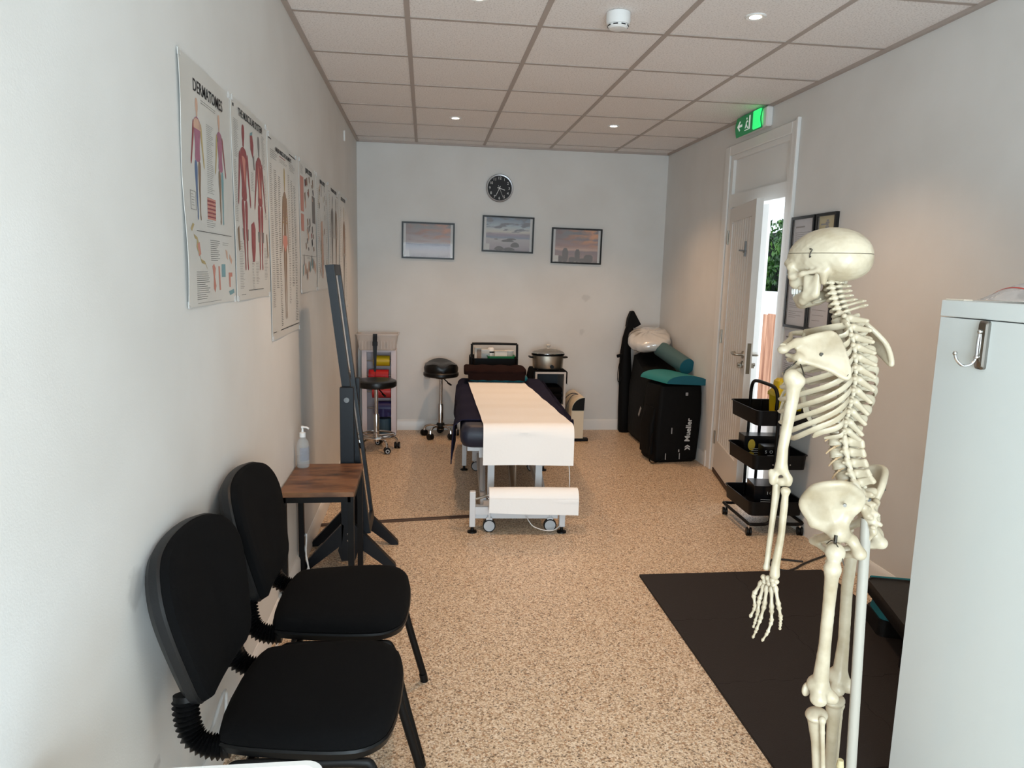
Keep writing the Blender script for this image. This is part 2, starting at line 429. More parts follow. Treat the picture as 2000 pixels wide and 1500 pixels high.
m = MB(); m.bb(DW, DW+0.0015, 0.010, 0.034, 0.87, 1.07); m.bb(DW+0.0015, DW+0.006, 0.015, 0.029, 0.98, 1.0); m.bb(DW+0.0015, DW+0.004, 0.017, 0.027, 0.90, 0.925)
m.build('lock_faceplate', mat('aged_brass_plate', (120, 108, 92), 0.4, 0.9), door)
for z in (0.27, 1.05, 1.78):
    m = MB(); m.cyl((-0.004, -0.006, z-0.05), (-0.004, -0.006, z+0.05), 0.006, 12); m.bb(0, 0.02, -0.002, 0.001, z-0.05, z+0.05); m.bb(-0.02, 0, -0.002, 0.001, z-0.05, z+0.05)
    m.build('hinge', STEEL, door)
m = MB(); m.bb(DW-0.27, DW-0.20, -0.003, 0.01, 1.655, 1.67); m.bb(DW-0.236, DW-0.22, -0.004, 0.01, 1.63, 1.73); m.cyl((DW-0.24, 0.01, 1.665), (DW-0.25, -0.035, 1.67), 0.005)
m.build('coat_hook', mat('grey_hook', (120, 118, 116), 0.4, 0.8), door)

# exit sign box on the wall above the door
ex = thing('exit_sign', 'green and white emergency exit sign lit beside the ceiling above the door', 'exit sign', (XR, 4.86, 2.53))
GREEN = mat('exit_green', (18, 122, 70), 0.4, emit=0.25); GRLIT = mat('exit_green_lit', (40, 215, 110), 0.4, emit=1.1)
m = MB(); m.bb(-0.045, 0, -0.225, 0.225, -0.062, 0.062, bev=0.008); m.build('housing', WPLAST, ex)
m = MB(); m.sheet(lambda u, v: (-0.049-0.012*math.sin(PI*v), -0.18+0.40*u, -0.066+0.132*v), 9, 9, 0.003); m.build('green_panel', GREEN, ex)
m = MB(); m.bb(-0.066, -0.05, -0.17, -0.06, -0.06, 0.06, bev=0.006); m.build('lamp_window', GRLIT, ex)
m = MB()
def yz(px, poly): m.prism(poly, px, px-0.001, axis='X')
yz(-0.0625, [(0.185, 0), (0.145, 0.035), (0.135, 0.028), (0.155, 0.008), (0.105, 0.008), (0.105, -0.008), (0.155, -0.008), (0.135, -0.028), (0.145, -0.035)])
yz(-0.0625, [(-0.02, -0.045), (0.065, -0.045), (0.065, -0.04), (0.0, -0.04), (0.0, 0.045), (-0.02, 0.045)])
yz(-0.0625, [(0.045, 0.01), (0.03, 0.02), (0.015, 0.012), (0.018, 0.004), (0.03, 0.01), (0.036, 0), (0.022, -0.02), (0.008, -0.03), (0.012, -0.037), (0.03, -0.026), (0.04, -0.014), (0.05, -0.03), (0.06, -0.028), (0.05, -0.008)])
m.ball((-0.0625, 0.036, 0.032), (0.001, 0.008, 0.008), 12, 8)
m.build('running_figure', mat('sign_white', (225, 235, 228), 0.5, emit=0.3), ex)

# smoke detector, downlights
sd = thing('smoke_detector', 'round white smoke detector on the ceiling between two downlights', 'smoke detector', (0.821, 3.246, ZC))
m = MB(); m.lathe([(0.045, 0), (0.052, -0.002), (0.053, -0.035), (0.049, -0.05), (0.049, -0.0501)]); m.build('housing', WPLAST, sd)
m = MB(); m.lathe([(0.043, -0.05), (0.044, -0.058), (0.036, -0.066), (0.01, -0.069), (0.001, -0.069)]); m.build('sensor_dome', WPLAST, sd)
m = MB()
for k in range(8): a = 2*PI*k/8+0.3; m.box((0.0445*math.cos(a), 0.0445*math.sin(a), -0.056), (0.002, 0.02, 0.0045), (0, 0, a))
m.build('vent_slot', BLACKP, sd)
first = None
LAMP = mat('lamp_glow', (255, 236, 205), 0.3, emit=30)
for i, (x, y, lb) in enumerate([(0.211, 5.576, 'recessed downlight nearest the back wall on the left'), (1.411, 5.576, 'recessed downlight nearest the back wall on the right'),
      (0.211, 3.176, 'recessed downlight cut by the top edge, left of the smoke detector'), (1.411, 3.176, 'bright recessed downlight right of the smoke detector'),
      (0.211, 0.776, 'recessed downlight over the entrance end, left'), (1.411, 0.776, 'recessed downlight over the entrance end, right')]):
    if first is None:
        t = thing('downlight', lb, 'ceiling light', (x, y, ZC), group='ceiling downlights')
        m = MB(); m.lathe([(0.026, -0.001), (0.026, -0.004), (0.040, -0.006), (0.045, -0.003), (0.045, 0.0), (0.026, 0.0)]); m.build('trim_ring', WPLAST, t)
        m = MB(); m.lathe([(0.0255, -0.0), (0.0255, -0.003), (0.001, -0.0045)]); m.build('lamp', LAMP, t)
        first = t
    else:
        t = copy_tree(first); t.location = (x, y, ZC); t['label'] = lb
    spot((x, y, ZC-0.03), LIGHT_W*(0.15 if y < 1 else 1))

# ------------------------------------------------------------------ outside, seen through the gap of the door
GROUND = mat('pale_concrete', (205, 203, 198), 0.9, var=0.12, scale=30, bump=0.3, bscale=40)
m = MB(); m.bb(XR+0.1, 9, 1, 14, -0.12, -0.02); struct(m.build('floor_outside', GROUND))
WOOD = ramp_mat('fence_timber', [(0.3, (150, 96, 70)), (0.55, (205, 150, 118)), (0.75, (226, 180, 150))], 3, 0.8, vec=(6, 6, 0.6), detail=6)
fn = thing('timber_fence', 'pinkish timber board fence seen through the gap of the open door', 'fence', (3.62, 6.9, -0.02))
for i in range(14):
    m = MB(); y = -1.0+0.155*i; m.bb(-0.01, 0.01, y, y+0.147, 0, 1.13+0.006*(i % 3)); m.build('fence_board', WOOD, fn)
m = MB(); m.bb(0.012, 0.05, -1.0, 1.17, 0.25, 0.33); m.bb(0.012, 0.05, -1.0, 1.17, 0.85, 0.93); m.build('fence_rail', WOOD, fn)
m = MB(); m.bb(4.3, 4.4, 5.5, 12.5, -0.02, 1.33); tag(m.build('rendered_wall', mat('white_render', (235, 233, 228), 0.8, var=0.03)), 'white rendered garden wall between fence and hedge', 'wall')
LEAF = ramp_mat('hedge_leaf', [(0.3, (18, 40, 14)), (0.5, (42, 84, 28)), (0.7, (96, 140, 52))], 6, 0.5)
hg = thing('hedge', 'dark green leafy hedge outside beyond the timber fence', 'hedge', (5.15, 9.8, -0.02))
rnd = random.Random(3)
vsx, fsx = [], []
for k in range(5200):
    y = rnd.uniform(-1.6, 1.6); z = rnd.uniform(0.3, 2.32); d = rnd.random()**2*0.35
    x = -0.25+d + 0.12*math.sin(y*7+z*3)
    s = rnd.uniform(0.025, 0.06); E_ = Euler((rnd.uniform(0, 6.3), rnd.uniform(0, 6.3), rnd.uniform(0, 6.3))).to_matrix()
    b = len(vsx)
    for p in ((-s, 0, 0), (0, s*0.45, s*0.12), (s, 0, 0), (0, -s*0.45, s*0.12)): q = E_ @ Vector(p); vsx.append((x+q.x, y+q.y, z+q.z))
    fsx.append((b, b+1, b+2, b+3))
m = MB(); m.add(vsx, fsx); m.build('foliage', LEAF, hg, fixn=False, smooth=False)
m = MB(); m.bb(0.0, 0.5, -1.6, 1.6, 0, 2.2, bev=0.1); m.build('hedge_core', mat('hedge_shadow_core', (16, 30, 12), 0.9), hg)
m = MB()
for y in (-1.2, -0.4, 0.4, 1.2): m.cyl((0.25, y, 0), (0.25, y, 0.5), 0.03, 10)
m.build('stem', mat('bark', (70, 55, 42), 0.9), hg)
m = MB(); m.bb(2.44, 2.46, 5.035, 5.30, -0.02, 2.25); struct(m.build('trim_4', WHITE))
# ------------------------------------------------------------------ wall clock, framed photographs
ck = thing('wall_clock', 'round black-faced wall clock with a silver rim above the middle picture', 'clock', (0.657, YB, 2.237))
m = MB(); m.lathe([(0.112, 0), (0.122, -0.004), (0.124, -0.03), (0.118, -0.036), (0.110, -0.034), (0.108, -0.022), (0.108, -0.01)], seg=48, axis='Y'); m.build('rim', mat('silver_rim', (190, 192, 196), 0.3, 0.7), ck)
m = MB(); m.lathe([(0.11, -0.006), (0.11, -0.016), (0.001, -0.016)], seg=48, axis='Y'); m.build('dial', mat('dial_black', (34, 34, 36), 0.6, var=0.2, scale=60), ck)
DW_ = mat('dial_white', (225, 225, 222), 0.5)
m = MB()
for h in range(1, 13):
    a = R(90-30*h); m.text(str(h), 0.034, Matrix.Translation((0.088*math.cos(a), -0.0168, 0.088*math.sin(a))) @ Matrix.Rotation(R(90), 4, 'X'), ext=0.0003)
m.build('numeral', DW_, ck)
def hand(name, ang, L, w, y, back=0.02, mt=None):
    m = MB(); a = R(90-ang); M = Matrix.Translation((0, y, 0)) @ Matrix.Rotation(-a, 4, 'Y')
    m.prism([(-back, -w/2), (L, -w*0.35), (L, w*0.35), (-back, w/2)], 0, 0.0008, M=M, axis='Y'); return m.build(name, mt or DW_, ck)
hand('hour_hand', 107, 0.052, 0.007, -0.019); hand('minute_hand', 206, 0.078, 0.005, -0.0205); hand('second_hand', 157, 0.09, 0.0022, -0.022, 0.03)
m = MB(); m.lathe([(0.005, -0.016), (0.005, -0.024), (0.001, -0.024)], seg=16, axis='Y'); m.build('hub', DW_, ck)

def sky_picture(name, stops, cloud, cloudcol, h):
    """printed seascape: gradient bands with streaky cloud, fixed on the print"""
    m = bpy.data.materials.new(name); m.use_nodes = True; nt = m.node_tree; n = nt.nodes; b = n['Principled BSDF']; b.inputs['Roughness'].default_value = 0.5
    tc = n.new('ShaderNodeTexCoord'); sx = n.new('ShaderNodeSeparateXYZ'); nt.links.new(tc.outputs['Object'], sx.inputs[0])
    mp = n.new('ShaderNodeMapping'); mp.inputs['Scale'].default_value = (7, 1, 24); mp.inputs['Rotation'].default_value = (0, R(-12), 0); nt.links.new(tc.outputs['Object'], mp.inputs['Vector'])
    nz = n.new('ShaderNodeTexNoise'); nz.inputs['Scale'].default_value = 1.0; nz.inputs['Detail'].default_value = 6; nt.links.new(mp.outputs[0], nz.inputs['Vector'])
    mr = n.new('ShaderNodeMapRange'); mr.inputs[1].default_value = -h/2; mr.inputs[2].default_value = h/2; nt.links.new(sx.outputs['Z'], mr.inputs[0])
    ad = n.new('ShaderNodeMath'); ad.operation = 'MULTIPLY_ADD'; ad.inputs[1].default_value = 0.09; nt.links.new(nz.outputs['Fac'], ad.inputs[0]); nt.links.new(mr.outputs[0], ad.inputs[2])
    cr = n.new('ShaderNodeValToRGB'); e = cr.color_ramp.elements
    while len(e) < len(stops): e.new(0.5)
    for k, (p, c) in enumerate(stops): e[k].position = p; e[k].color = (*lin(c), 1)
    nt.links.new(ad.outputs[0], cr.inputs[0])
    cc = n.new('ShaderNodeMapRange'); cc.inputs[1].default_value = cloud[0]; cc.inputs[2].default_value = cloud[1]; nt.links.new(nz.outputs['Fac'], cc.inputs[0])
    up = n.new('ShaderNodeMapRange'); up.inputs[1].default_value = 0.42; up.inputs[2].default_value = 0.6; nt.links.new(mr.outputs[0], up.inputs[0])
    mu = n.new('ShaderNodeMath'); mu.operation = 'MULTIPLY'; nt.links.new(cc.outputs[0], mu.inputs[0]); nt.links.new(up.outputs[0], mu.inputs[1])
    # warm glow sits on the right-hand side of the print
    gx = n.new('ShaderNodeMapRange'); gx.inputs[1].default_value = -0.16; gx.inputs[2].default_value = 0.18; nt.links.new(sx.outputs['X'], gx.inputs[0])
    cm = n.new('ShaderNodeMix'); cm.data_type = 'RGBA'; cm.inputs[6].default_value = (*lin(cloudcol[0]), 1); cm.inputs[7].default_value = (*lin(cloudcol[1]), 1); nt.links.new(gx.outputs[0], cm.inputs[0])
    mx = n.new('ShaderNodeMix'); mx.data_type = 'RGBA'; nt.links.new(mu.outputs[0], mx.inputs[0]); nt.links.new(cr.outputs[0], mx.inputs[6]); nt.links.new(cm.outputs[2], mx.inputs[7])
    nt.links.new(mx.outputs[2], b.inputs['Base Color']); return m
FRAMEB = mat('black_frame', (14, 14, 15), 0.4)
MOUNT = mat('mount_card', (205, 206, 206), 0.7)
def picture(lb, x, z, rot, pm, extra=None, W=0.475, H=0.325):
    t = thing('framed_photograph', lb, 'picture', (x, YB, z), group='seascape pictures on the back wall'); t.rotation_euler = (0, R(rot), 0)
    m = MB(); f = 0.014
    m.bb(-W/2, W/2, -0.022, 0, H/2-f, H/2); m.bb(-W/2, W/2, -0.022, 0, -H/2, -H/2+f); m.bb(-W/2, -W/2+f, -0.022, 0, -H/2+f, H/2-f); m.bb(W/2-f, W/2, -0.022, 0, -H/2+f, H/2-f)
    m.build('frame', FRAMEB, t)
    m = MB(); m.bb(-W/2+f, W/2-f, -0.009, -0.001, -H/2+f, H/2-f); m.build('mount', MOUNT, t)
    w2, h2 = W/2-f-0.022, H/2-f
    m = MB(); m.bb(-w2, w2, -0.0105, -0.009, -h2, h2); p = m.build('print', pm, t)
    if extra:
        m = MB(); extra(m, w2, h2); m.build('foreground_shapes', mat('print_dark', (58, 56, 64), 0.6, var=0.3, scale=60), p)
    m = MB(); m.bb(-W/2+f+0.002, -W/2+f+0.055, -0.012, -0.0105, -h2+0.002, -h2+0.06); m.bb(-W/2+f+0.006, -W/2+f+0.05, -0.0121, -0.012, -h2+0.05, -h2+0.053); m.build('paper_tag', mat('tag_paper', (200, 200, 198), 0.7), t)
    m = MB(); m.bb(-W/2+f, W/2-f, -0.0165, -0.015, -H/2+f, H/2-f); m.build('glazing', GLASS, t)
P1 = sky_picture('print_red_dusk', [(0.0, (110, 100, 110)), (0.2, (170, 160, 165)), (0.36, (150, 150, 170)), (0.44, (95, 105, 130)), (0.5, (176, 165, 168)), (0.75, (140, 125, 130)), (1.0, (105, 108, 112))], (0.45, 0.62), ((128, 84, 84), (198, 128, 98)), 0.3)
P2 = sky_picture('print_blue_dusk', [(0.0, (90, 88, 96)), (0.12, (150, 142, 150)), (0.4, (178, 172, 176)), (0.45, (105, 125, 150)), (0.55, (150, 135, 150)), (0.62, (200, 196, 186)), (0.78, (158, 178, 192)), (1.0, (88, 118, 142))], (0.5, 0.56), ((76, 82, 100), (84, 90, 108)), 0.3)
P3 = sky_picture('print_orange_dusk', [(0.0, (92, 84, 88)), (0.2, (140, 110, 112)), (0.38, (120, 100, 112)), (0.44, (200, 160, 140)), (0.55, (150, 110, 110)), (0.8, (104, 98, 108)), (1.0, (92, 96, 106))], (0.44, 0.58), ((110, 62, 70), (226, 150, 92)), 0.3)
def rocks(m, w, h):
    for cx, cz, a, b in ((-0.005, -0.055, 0.065, 0.012), (0.03, -0.04, 0.05, 0.008), (0.065, -0.09, 0.045, 0.024), (-0.11, -0.045, 0.02, 0.004), (-0.08, -0.125, 0.05, 0.02), (0.01, -0.13, 0.06, 0.016)):
        m.prism(chaikin([(cx-a, cz-b), (cx-a*0.6, cz+b*0.6), (cx+a*0.1, cz+b), (cx+a*0.8, cz+b*0.4), (cx+a, cz-b)], 1), -0.0111, -0.0105, axis='Y')
def stumps(m, w, h):
    for cx, z1, a in ((-0.105, -0.02, 0.028), (0.01, -0.028, 0.024), (0.115, -0.075, 0.042), (0.06, -0.11, 0.03), (-0.04, -0.1, 0.03), (-0.15, -0.09, 0.02)):
        m.prism(chaikin([(cx-a, -h), (cx-a, z1), (cx+a, z1), (cx+a, -h)], 1), -0.0111, -0.0105, axis='Y')
picture('leftmost framed photo, red evening clouds over the sea, on the back wall', 0.019, 1.752, 0.4, P1)
picture('middle framed photo, blue sea with dark rocks, hung below the clock', 0.745, 1.829, 0.9, P2, rocks)
picture('rightmost framed photo, orange sunset behind dark blocks, on the back wall', 1.388, 1.742, 0.5, P3, stumps)

# ------------------------------------------------------------------ anatomy posters on the left wall
SHEET = mat('laminated_sheet', (206, 204, 198), 0.28, bump=0.25, bscale=9)
INKS = [PRINT, mat('ink_red', (142, 70, 72), 0.5, var=0.45, scale=70), mat('ink_magenta', (158, 104, 124), 0.5, var=0.3, scale=40), mat('ink_blue', (84, 104, 138), 0.5, var=0.25, scale=30),
        mat('ink_ochre', (178, 158, 112), 0.5, var=0.2, scale=40), mat('ink_flesh', (198, 162, 142), 0.5, var=0.3, scale=50), mat('ink_grey', (120, 116, 114), 0.6), mat('ink_teal', (116, 152, 158), 0.5, var=0.2, scale=30),
        mat('ink_brown', (134, 110, 90), 0.5, var=0.3, scale=60), mat('ink_pale_red', (194, 132, 118), 0.5)]
TH = 0.0012
def poster(lb, y0, y1, z0, z1, draw, curl=0.0, border=False):
    """local frame: X = along the wall away from the camera, Z up; sheet lies against the wall, +depth into the room"""
    W, H = y1-y0, z1-z0
    t = thing('anatomy_poster', lb, 'poster', (XL, y0, z0), group='anatomy posters on the left wall')
    def off(u, v): return 0.003+curl*(math.sin(v*9+u*3)*0.5+0.5)*((1-u)**3)+0.0015*math.sin(u*7+v*5)
    m = MB(); m.sheet(lambda u, v: (off(u, v), u*W, v*H), 14, 18, TH); m.build('sheet', SHEET, t)
    m = MB()
    S = lambda a, b: (a*W, b*H)
    def poly(k, pts):
        m.k = k
        q = [S(*p) for p in pts]; o_ = len(m.v)
        m.add([(off(p[0]/W, p[1]/H)+TH/2+0.0006, p[0], p[1]) for p in q], [tuple(range(len(q)))])
    def rect(k, a, b, c, d): poly(k, [(a, b), (c, b), (c, d), (a, d)])
    def lines(a, c, top, bot, step, k=0, seed=1, th=0.0016):
        rr = random.Random(seed); z = top
        while z > bot:
            rect(k, a, z-th, a+(c-a)*rr.uniform(0.6, 1), z); z -= step
    def txt(s_, size, a, b, k=0, bold=0.0, sx=1.0):
        m.k = k
        M = Matrix.Translation((off(a, b)+TH/2+0.0009, a*W, b*H)) @ Matrix(((0, 0, 1, 0), (1, 0, 0, 0), (0, 1, 0, 0), (0, 0, 0, 1)))
        m.text(s_, size, M, ext=0.0002, bold=bold, sx=sx)
    def body(cx, top, h, cols, wd=1.0):
        """standing figure: cols = (head, torso, left arm, right arm, left leg, right leg)"""
        a = H/W*h*wd
        X = lambda x: cx+x*a
        Z = lambda z: top-h*z
        P = lambda k, L: poly(k, chaikin([(X(x), Z(z)) for x, z in L], 2))
        P(cols[0], [(-0.035, 0.03), (-0.02, 0.0), (0.02, 0.0), (0.035, 0.03), (0.034, 0.08), (0.018, 0.12), (0.02, 0.15), (-0.02, 0.15), (-0.018, 0.12), (-0.034, 0.08)])
        P(cols[1], [(-0.02, 0.15), (0.02, 0.15), (0.09, 0.18), (0.085, 0.28), (0.065, 0.36), (0.06, 0.42), (0.08, 0.5), (0.0, 0.52), (-0.08, 0.5), (-0.06, 0.42), (-0.065, 0.36), (-0.085, 0.28), (-0.09, 0.18)])
        for s, k in ((-1, cols[2]), (1, cols[3])):
            P(k, [(s*0.09, 0.18), (s*0.12, 0.2), (s*0.14, 0.32), (s*0.17, 0.46), (s*0.19, 0.53), (s*0.175, 0.56), (s*0.155, 0.53), (s*0.14, 0.46), (s*0.1, 0.34), (s*0.085, 0.26)])
        for s, k in ((-1, cols[4]), (1, cols[5])):
            P(k, [(s*0.004, 0.51), (s*0.08, 0.5), (s*0.085, 0.6), (s*0.062, 0.73), (s*0.064, 0.8), (s*0.045, 0.93), (s*0.06, 0.99), (s*0.022, 1.0), (s*0.022, 0.9), (s*0.02, 0.78), (s*0.015, 0.72)])
    draw(dict(poly=poly, rect=rect, lines=lines, txt=txt, body=body))
    pr_ = m.build('printed_matter', INKS, t, fixn=False, smooth=False)
    for a, b in ((0.02, 0.99), (0.98, 0.99), (0.02, 0.01), (0.98, 0.01)):
        m = MB(); m.box((0.005, a*W, b*H), (0.004, 0.014, 0.018)); m.build('corner_tape', mat('clear_tape', (216, 216, 214), 0.35, alpha=0.35), t)
    return t
def d1(g):
    g['txt']('DERMATOMES', 0.044, 0.52, 0.905, bold=0.0006, sx=0.98)
    g['lines'](0.36, 0.66, 0.865, 0.845, 0.010, seed=2)
    g['body'](0.28, 0.86, 0.50, (5, 2, 1, 4, 3, 8)); g['body'](0.73, 0.86, 0.50, (5, 2, 4, 1, 8, 7))
    g['poly'](5, [(0.245, 0.778), (0.315, 0.778), (0.345, 0.755), (0.34, 0.735), (0.22, 0.735), (0.215, 0.755)]); g['poly'](6, [(0.70, 0.778), (0.76, 0.778), (0.79, 0.755), (0.785, 0.735), (0.675, 0.735), (0.67, 0.755)])
    for i in range(9): g['lines'](0.45, 0.59, 0.78-0.033*i, 0.755-0.033*i, 0.008, seed=i, k=6)
    for i in range(11): g['rect'](1 if i % 2 else 9, 0.44, 0.375+0.0085*i, 0.60, 0.3825+0.0085*i)
    g['lines'](0.44, 0.58, 0.47, 0.44, 0.009, k=6); g['lines'](0.42, 0.6, 0.37, 0.34, 0.009, k=6)
    g['rect'](0, 0.2, 0.315, 0.93, 0.3175)
    for x0, x1, y0, y1 in ((0.12, 0.22, 0.40, 0.475),):
        for e in ((x0, y0, x1, y0+0.002), (x0, y1, x1, y1+0.002), (x0, y0, x0+0.006, y1), (x1, y0, x1+0.006, y1)): g['rect'](6, *e)
        g['lines'](x0+0.02, x1-0.02, y1-0.012, y0+0.01, 0.011, k=6)
    pts = [(0.10, 0.33), (0.13, 0.30), (0.20, 0.29), (0.17, 0.25), (0.22, 0.23), (0.24, 0.2), (0.33, 0.19), (0.37, 0.165)]
    for (a, b), (c, d) in zip(pts, pts[1:]): g['poly'](4, [(a, b), (c, d), (c+0.015, d-0.014), (a+0.02, b-0.018)])
    g['poly'](4, [(0.13, 0.345), (0.16, 0.34), (0.10, 0.31), (0.08, 0.32)]); g['poly'](9, [(0.19, 0.26), (0.24, 0.27), (0.26, 0.22), (0.21, 0.21)])
    g['lines'](0.14, 0.42, 0.145, 0.03, 0.0088, seed=5); g['lines'](0.47, 0.68, 0.285, 0.19, 0.0088, seed=6); g['lines'](0.72, 0.9, 0.28, 0.262, 0.009, seed=7, k=6)
    g['poly'](9, [(0.49, 0.17), (0.53, 0.18), (0.56, 0.16), (0.54, 0.12), (0.56, 0.08), (0.53, 0.05), (0.50, 0.07), (0.51, 0.12)])
    g['poly'](9, [(0.62, 0.17), (0.65, 0.17), (0.66, 0.06), (0.63, 0.06)]); g['rect'](7, 0.69, 0.12, 0.77, 0.18); g['poly'](1, [(0.70, 0.13), (0.73, 0.17), (0.76, 0.13), (0.74, 0.125)])
    g['poly'](5, [(0.78, 0.25), (0.82, 0.24), (0.83, 0.2), (0.80, 0.21)]); g['poly'](5, [(0.87, 0.23), (0.93, 0.2), (0.91, 0.18), (0.86, 0.21)])
    g['poly'](9, [(0.84, 0.14), (0.92, 0.14), (0.92, 0.12), (0.88, 0.12), (0.88, 0.07), (0.85, 0.07)]); g['poly'](7, [(0.84, 0.05), (0.95, 0.06), (0.96, 0.04), (0.86, 0.03)])
    g['rect'](6, 0.15, 0.012, 0.66, 0.0135)
def d2(g):
    g['txt']('THE MUSCULAR SYSTEM', 0.034, 0.5, 0.945, bold=0.0005, sx=0.92); g['rect'](0, 0.04, 0.955, 0.07, 0.97)
    g['body'](0.28, 0.90, 0.75, (1, 1, 1, 1, 1, 1)); g['body'](0.73, 0.90, 0.75, (6, 1, 1, 1, 1, 1))
    for cx in (0.28, 0.73):
        g['poly'](9, [(cx-0.05, 0.74), (cx+0.05, 0.74), (cx+0.03, 0.56), (cx-0.03, 0.56)]); g['poly'](6, [(cx-0.09, 0.37), (cx-0.03, 0.37), (cx-0.04, 0.31), (cx-0.08, 0.31)]); g['poly'](6, [(cx+0.03, 0.37), (cx+0.09, 0.37), (cx+0.08, 0.31), (cx+0.04, 0.31)])
    g['poly'](1, [(0.46, 0.87), (0.53, 0.88), (0.56, 0.83), (0.54, 0.75), (0.47, 0.80)]); g['poly'](7, [(0.47, 0.885), (0.54, 0.90), (0.53, 0.88), (0.46, 0.87)]); g['poly'](6, [(0.53, 0.76), (0.57, 0.78), (0.58, 0.70), (0.55, 0.70)])
    for x0, x1, a, b in ((0.05, 0.17, 0.9, 0.72), (0.03, 0.10, 0.7, 0.40), (0.84, 0.95, 0.92, 0.74), (0.87, 0.96, 0.7, 0.45), (0.47, 0.56, 0.68, 0.58), (0.44, 0.52, 0.2, 0.05), (0.56, 0.66, 0.2, 0.08), (0.08, 0.2, 0.3, 0.06), (0.82, 0.94, 0.28, 0.1)):
        g['lines'](x0, x1, a, b, 0.0085, k=6, seed=int(x0*100))
    g['poly'](1, [(0.45, 0.40), (0.53, 0.42), (0.57, 0.38), (0.56, 0.26), (0.53, 0.20), (0.47, 0.20), (0.45, 0.28)]); g['poly'](6, [(0.485, 0.38), (0.51, 0.38), (0.51, 0.24), (0.49, 0.24)])
    g['poly'](8, [(0.05, 0.36), (0.10, 0.38), (0.11, 0.26), (0.07, 0.25)]); g['poly'](8, [(0.90, 0.36), (0.93, 0.37), (0.96, 0.24), (0.93, 0.22)])
    g['rect'](0, 0.3, 0.045, 0.78, 0.048); g['txt']('- - - - -', 0.02, 0.16, 0.03)
def d3(g):
    g['txt']('MAJOR MUSCLE ATTACHMENTS', 0.024, 0.5, 0.945, bold=0.0005); g['rect'](0, 0.03, 0.975, 0.97, 0.981)
    g['lines'](0.35, 0.65, 0.927, 0.918, 0.009, k=1, th=0.004); g['lines'](0.08, 0.3, 0.93, 0.89, 0.009, k=0); g['lines'](0.35, 0.62, 0.912, 0.895, 0.007, k=6); g['lines'](0.7, 0.95, 0.93, 0.89, 0.009, k=6)
    g['body'](0.5, 0.88, 0.80, (4, 8, 8, 8, 8, 8), 0.62)
    for i in range(9): g['poly'](5 if i % 2 else 4, [(0.42, 0.73-0.016*i), (0.58, 0.73-0.016*i), (0.57, 0.722-0.016*i), (0.43, 0.722-0.016*i)])
    g['poly'](9, [(0.44, 0.53), (0.56, 0.53), (0.58, 0.49), (0.5, 0.44), (0.42, 0.49)])
    for i, (x0, x1) in enumerate(((0.05, 0.13), (0.17, 0.27), (0.3, 0.37), (0.63, 0.7), (0.74, 0.83), (0.86, 0.95))):
        g['lines'](x0, x1, 0.86-0.02*(i % 3), 0.06+0.1*((i+1) % 3), 0.0095, k=(0 if i % 3 else 6), seed=i+3, th=0.0022)
    g['rect'](0, 0.03, 0.035, 0.97, 0.039)
def d4(g):
    g['txt']('JOINT SYSTEM', 0.032, 0.55, 0.945, bold=0.001)
    for a, b in ((0.62, 0.88), (0.47, 0.6)): g['rect'](9, 0.06, a, 0.24, b)
    g['rect'](9, 0.06, 0.76, 0.24, 0.745); g['lines'](0.08, 0.24, 0.965, 0.90, 0.009, k=6); g['rect'](6, 0.74, 0.56, 0.96, 0.78)
    rr = random.Random(4)
    for i in range(26):
        x = rr.uniform(0.28, 0.9); z = rr.uniform(0.32, 0.86); h = rr.uniform(0.03, 0.09); g['poly'](rr.choice([1, 6, 8, 0, 5, 8]), [(x, z), (x+0.05, z+h*0.3), (x+0.03, z+h), (x-0.03, z+h*0.8)])
    for i in range(14):
        x = 0.1+0.06*i; z = rr.uniform(0.08, 0.2); g['poly'](rr.choice([6, 5, 7, 8]), [(x, z), (x+0.05, z+0.02), (x+0.04, z+0.1), (x, z+0.08)])
    g['rect'](6, 0.06, 0.285, 0.96, 0.288); g['lines'](0.4, 0.6, 0.275, 0.26, 0.01)
def d5(g):
    g['txt']('SPINAL NERVES', 0.03, 0.5, 0.955, bold=0.0006)
    g['poly'](5, [(0.36, 0.6), (0.48, 0.62), (0.58, 0.3), (0.52, 0.1), (0.42, 0.1)]); rr = random.Random(8)
    for i in range(40):
        x = rr.uniform(0.1, 0.9); z = rr.uniform(0.1, 0.9); g['poly'](rr.choice([6, 5, 6, 4]), [(x, z), (x+0.03, z+0.01), (x+0.03, z+0.06), (x, z+0.05)])
    g['lines'](0.07, 0.2, 0.88, 0.1, 0.018, k=6); g['lines'](0.8, 0.93, 0.88, 0.1, 0.018, k=6)
def d6(g):
    g['txt']('THE NERVOUS SYSTEM', 0.028, 0.5, 0.955, bold=0.0006); g['rect'](6, 0.04, 0.925, 0.96, 0.93)
    g['body'](0.35, 0.9, 0.75, (6, 6, 6, 6, 6, 6), 0.8); g['body'](0.7, 0.9, 0.75, (6, 8, 6, 8, 6, 8), 0.8)
    g['lines'](0.06, 0.2, 0.9, 0.1, 0.016, k=6); g['lines'](0.85, 0.95, 0.9, 0.1, 0.016, k=6)
def d7(g):
    g['txt']('SKELETAL SYSTEM', 0.034, 0.5, 0.955, bold=0.0006)
    g['body'](0.6, 0.9, 0.8, (4, 8, 8, 8, 6, 6), 0.7); g['lines'](0.06, 0.3, 0.88, 0.06, 0.014, k=6); g['lines'](0.8, 0.95, 0.88, 0.06, 0.014, k=6)
poster('nearest wall poster, dermatomes chart with two coloured figures', 1.948, 2.425, 1.374, 2.010, d1, 0.006)
poster('muscular system poster with two red muscle figures', 2.446, 2.948, 1.372, 2.014, d2)
poster('tall muscle attachments poster, third from the camera and hanging lowest', 2.972, 3.60, 1.19, 2.0, d3)
poster('fourth poster from the camera, panels of small joint drawings', 3.672, 4.185, 1.36, 2.006, d4)
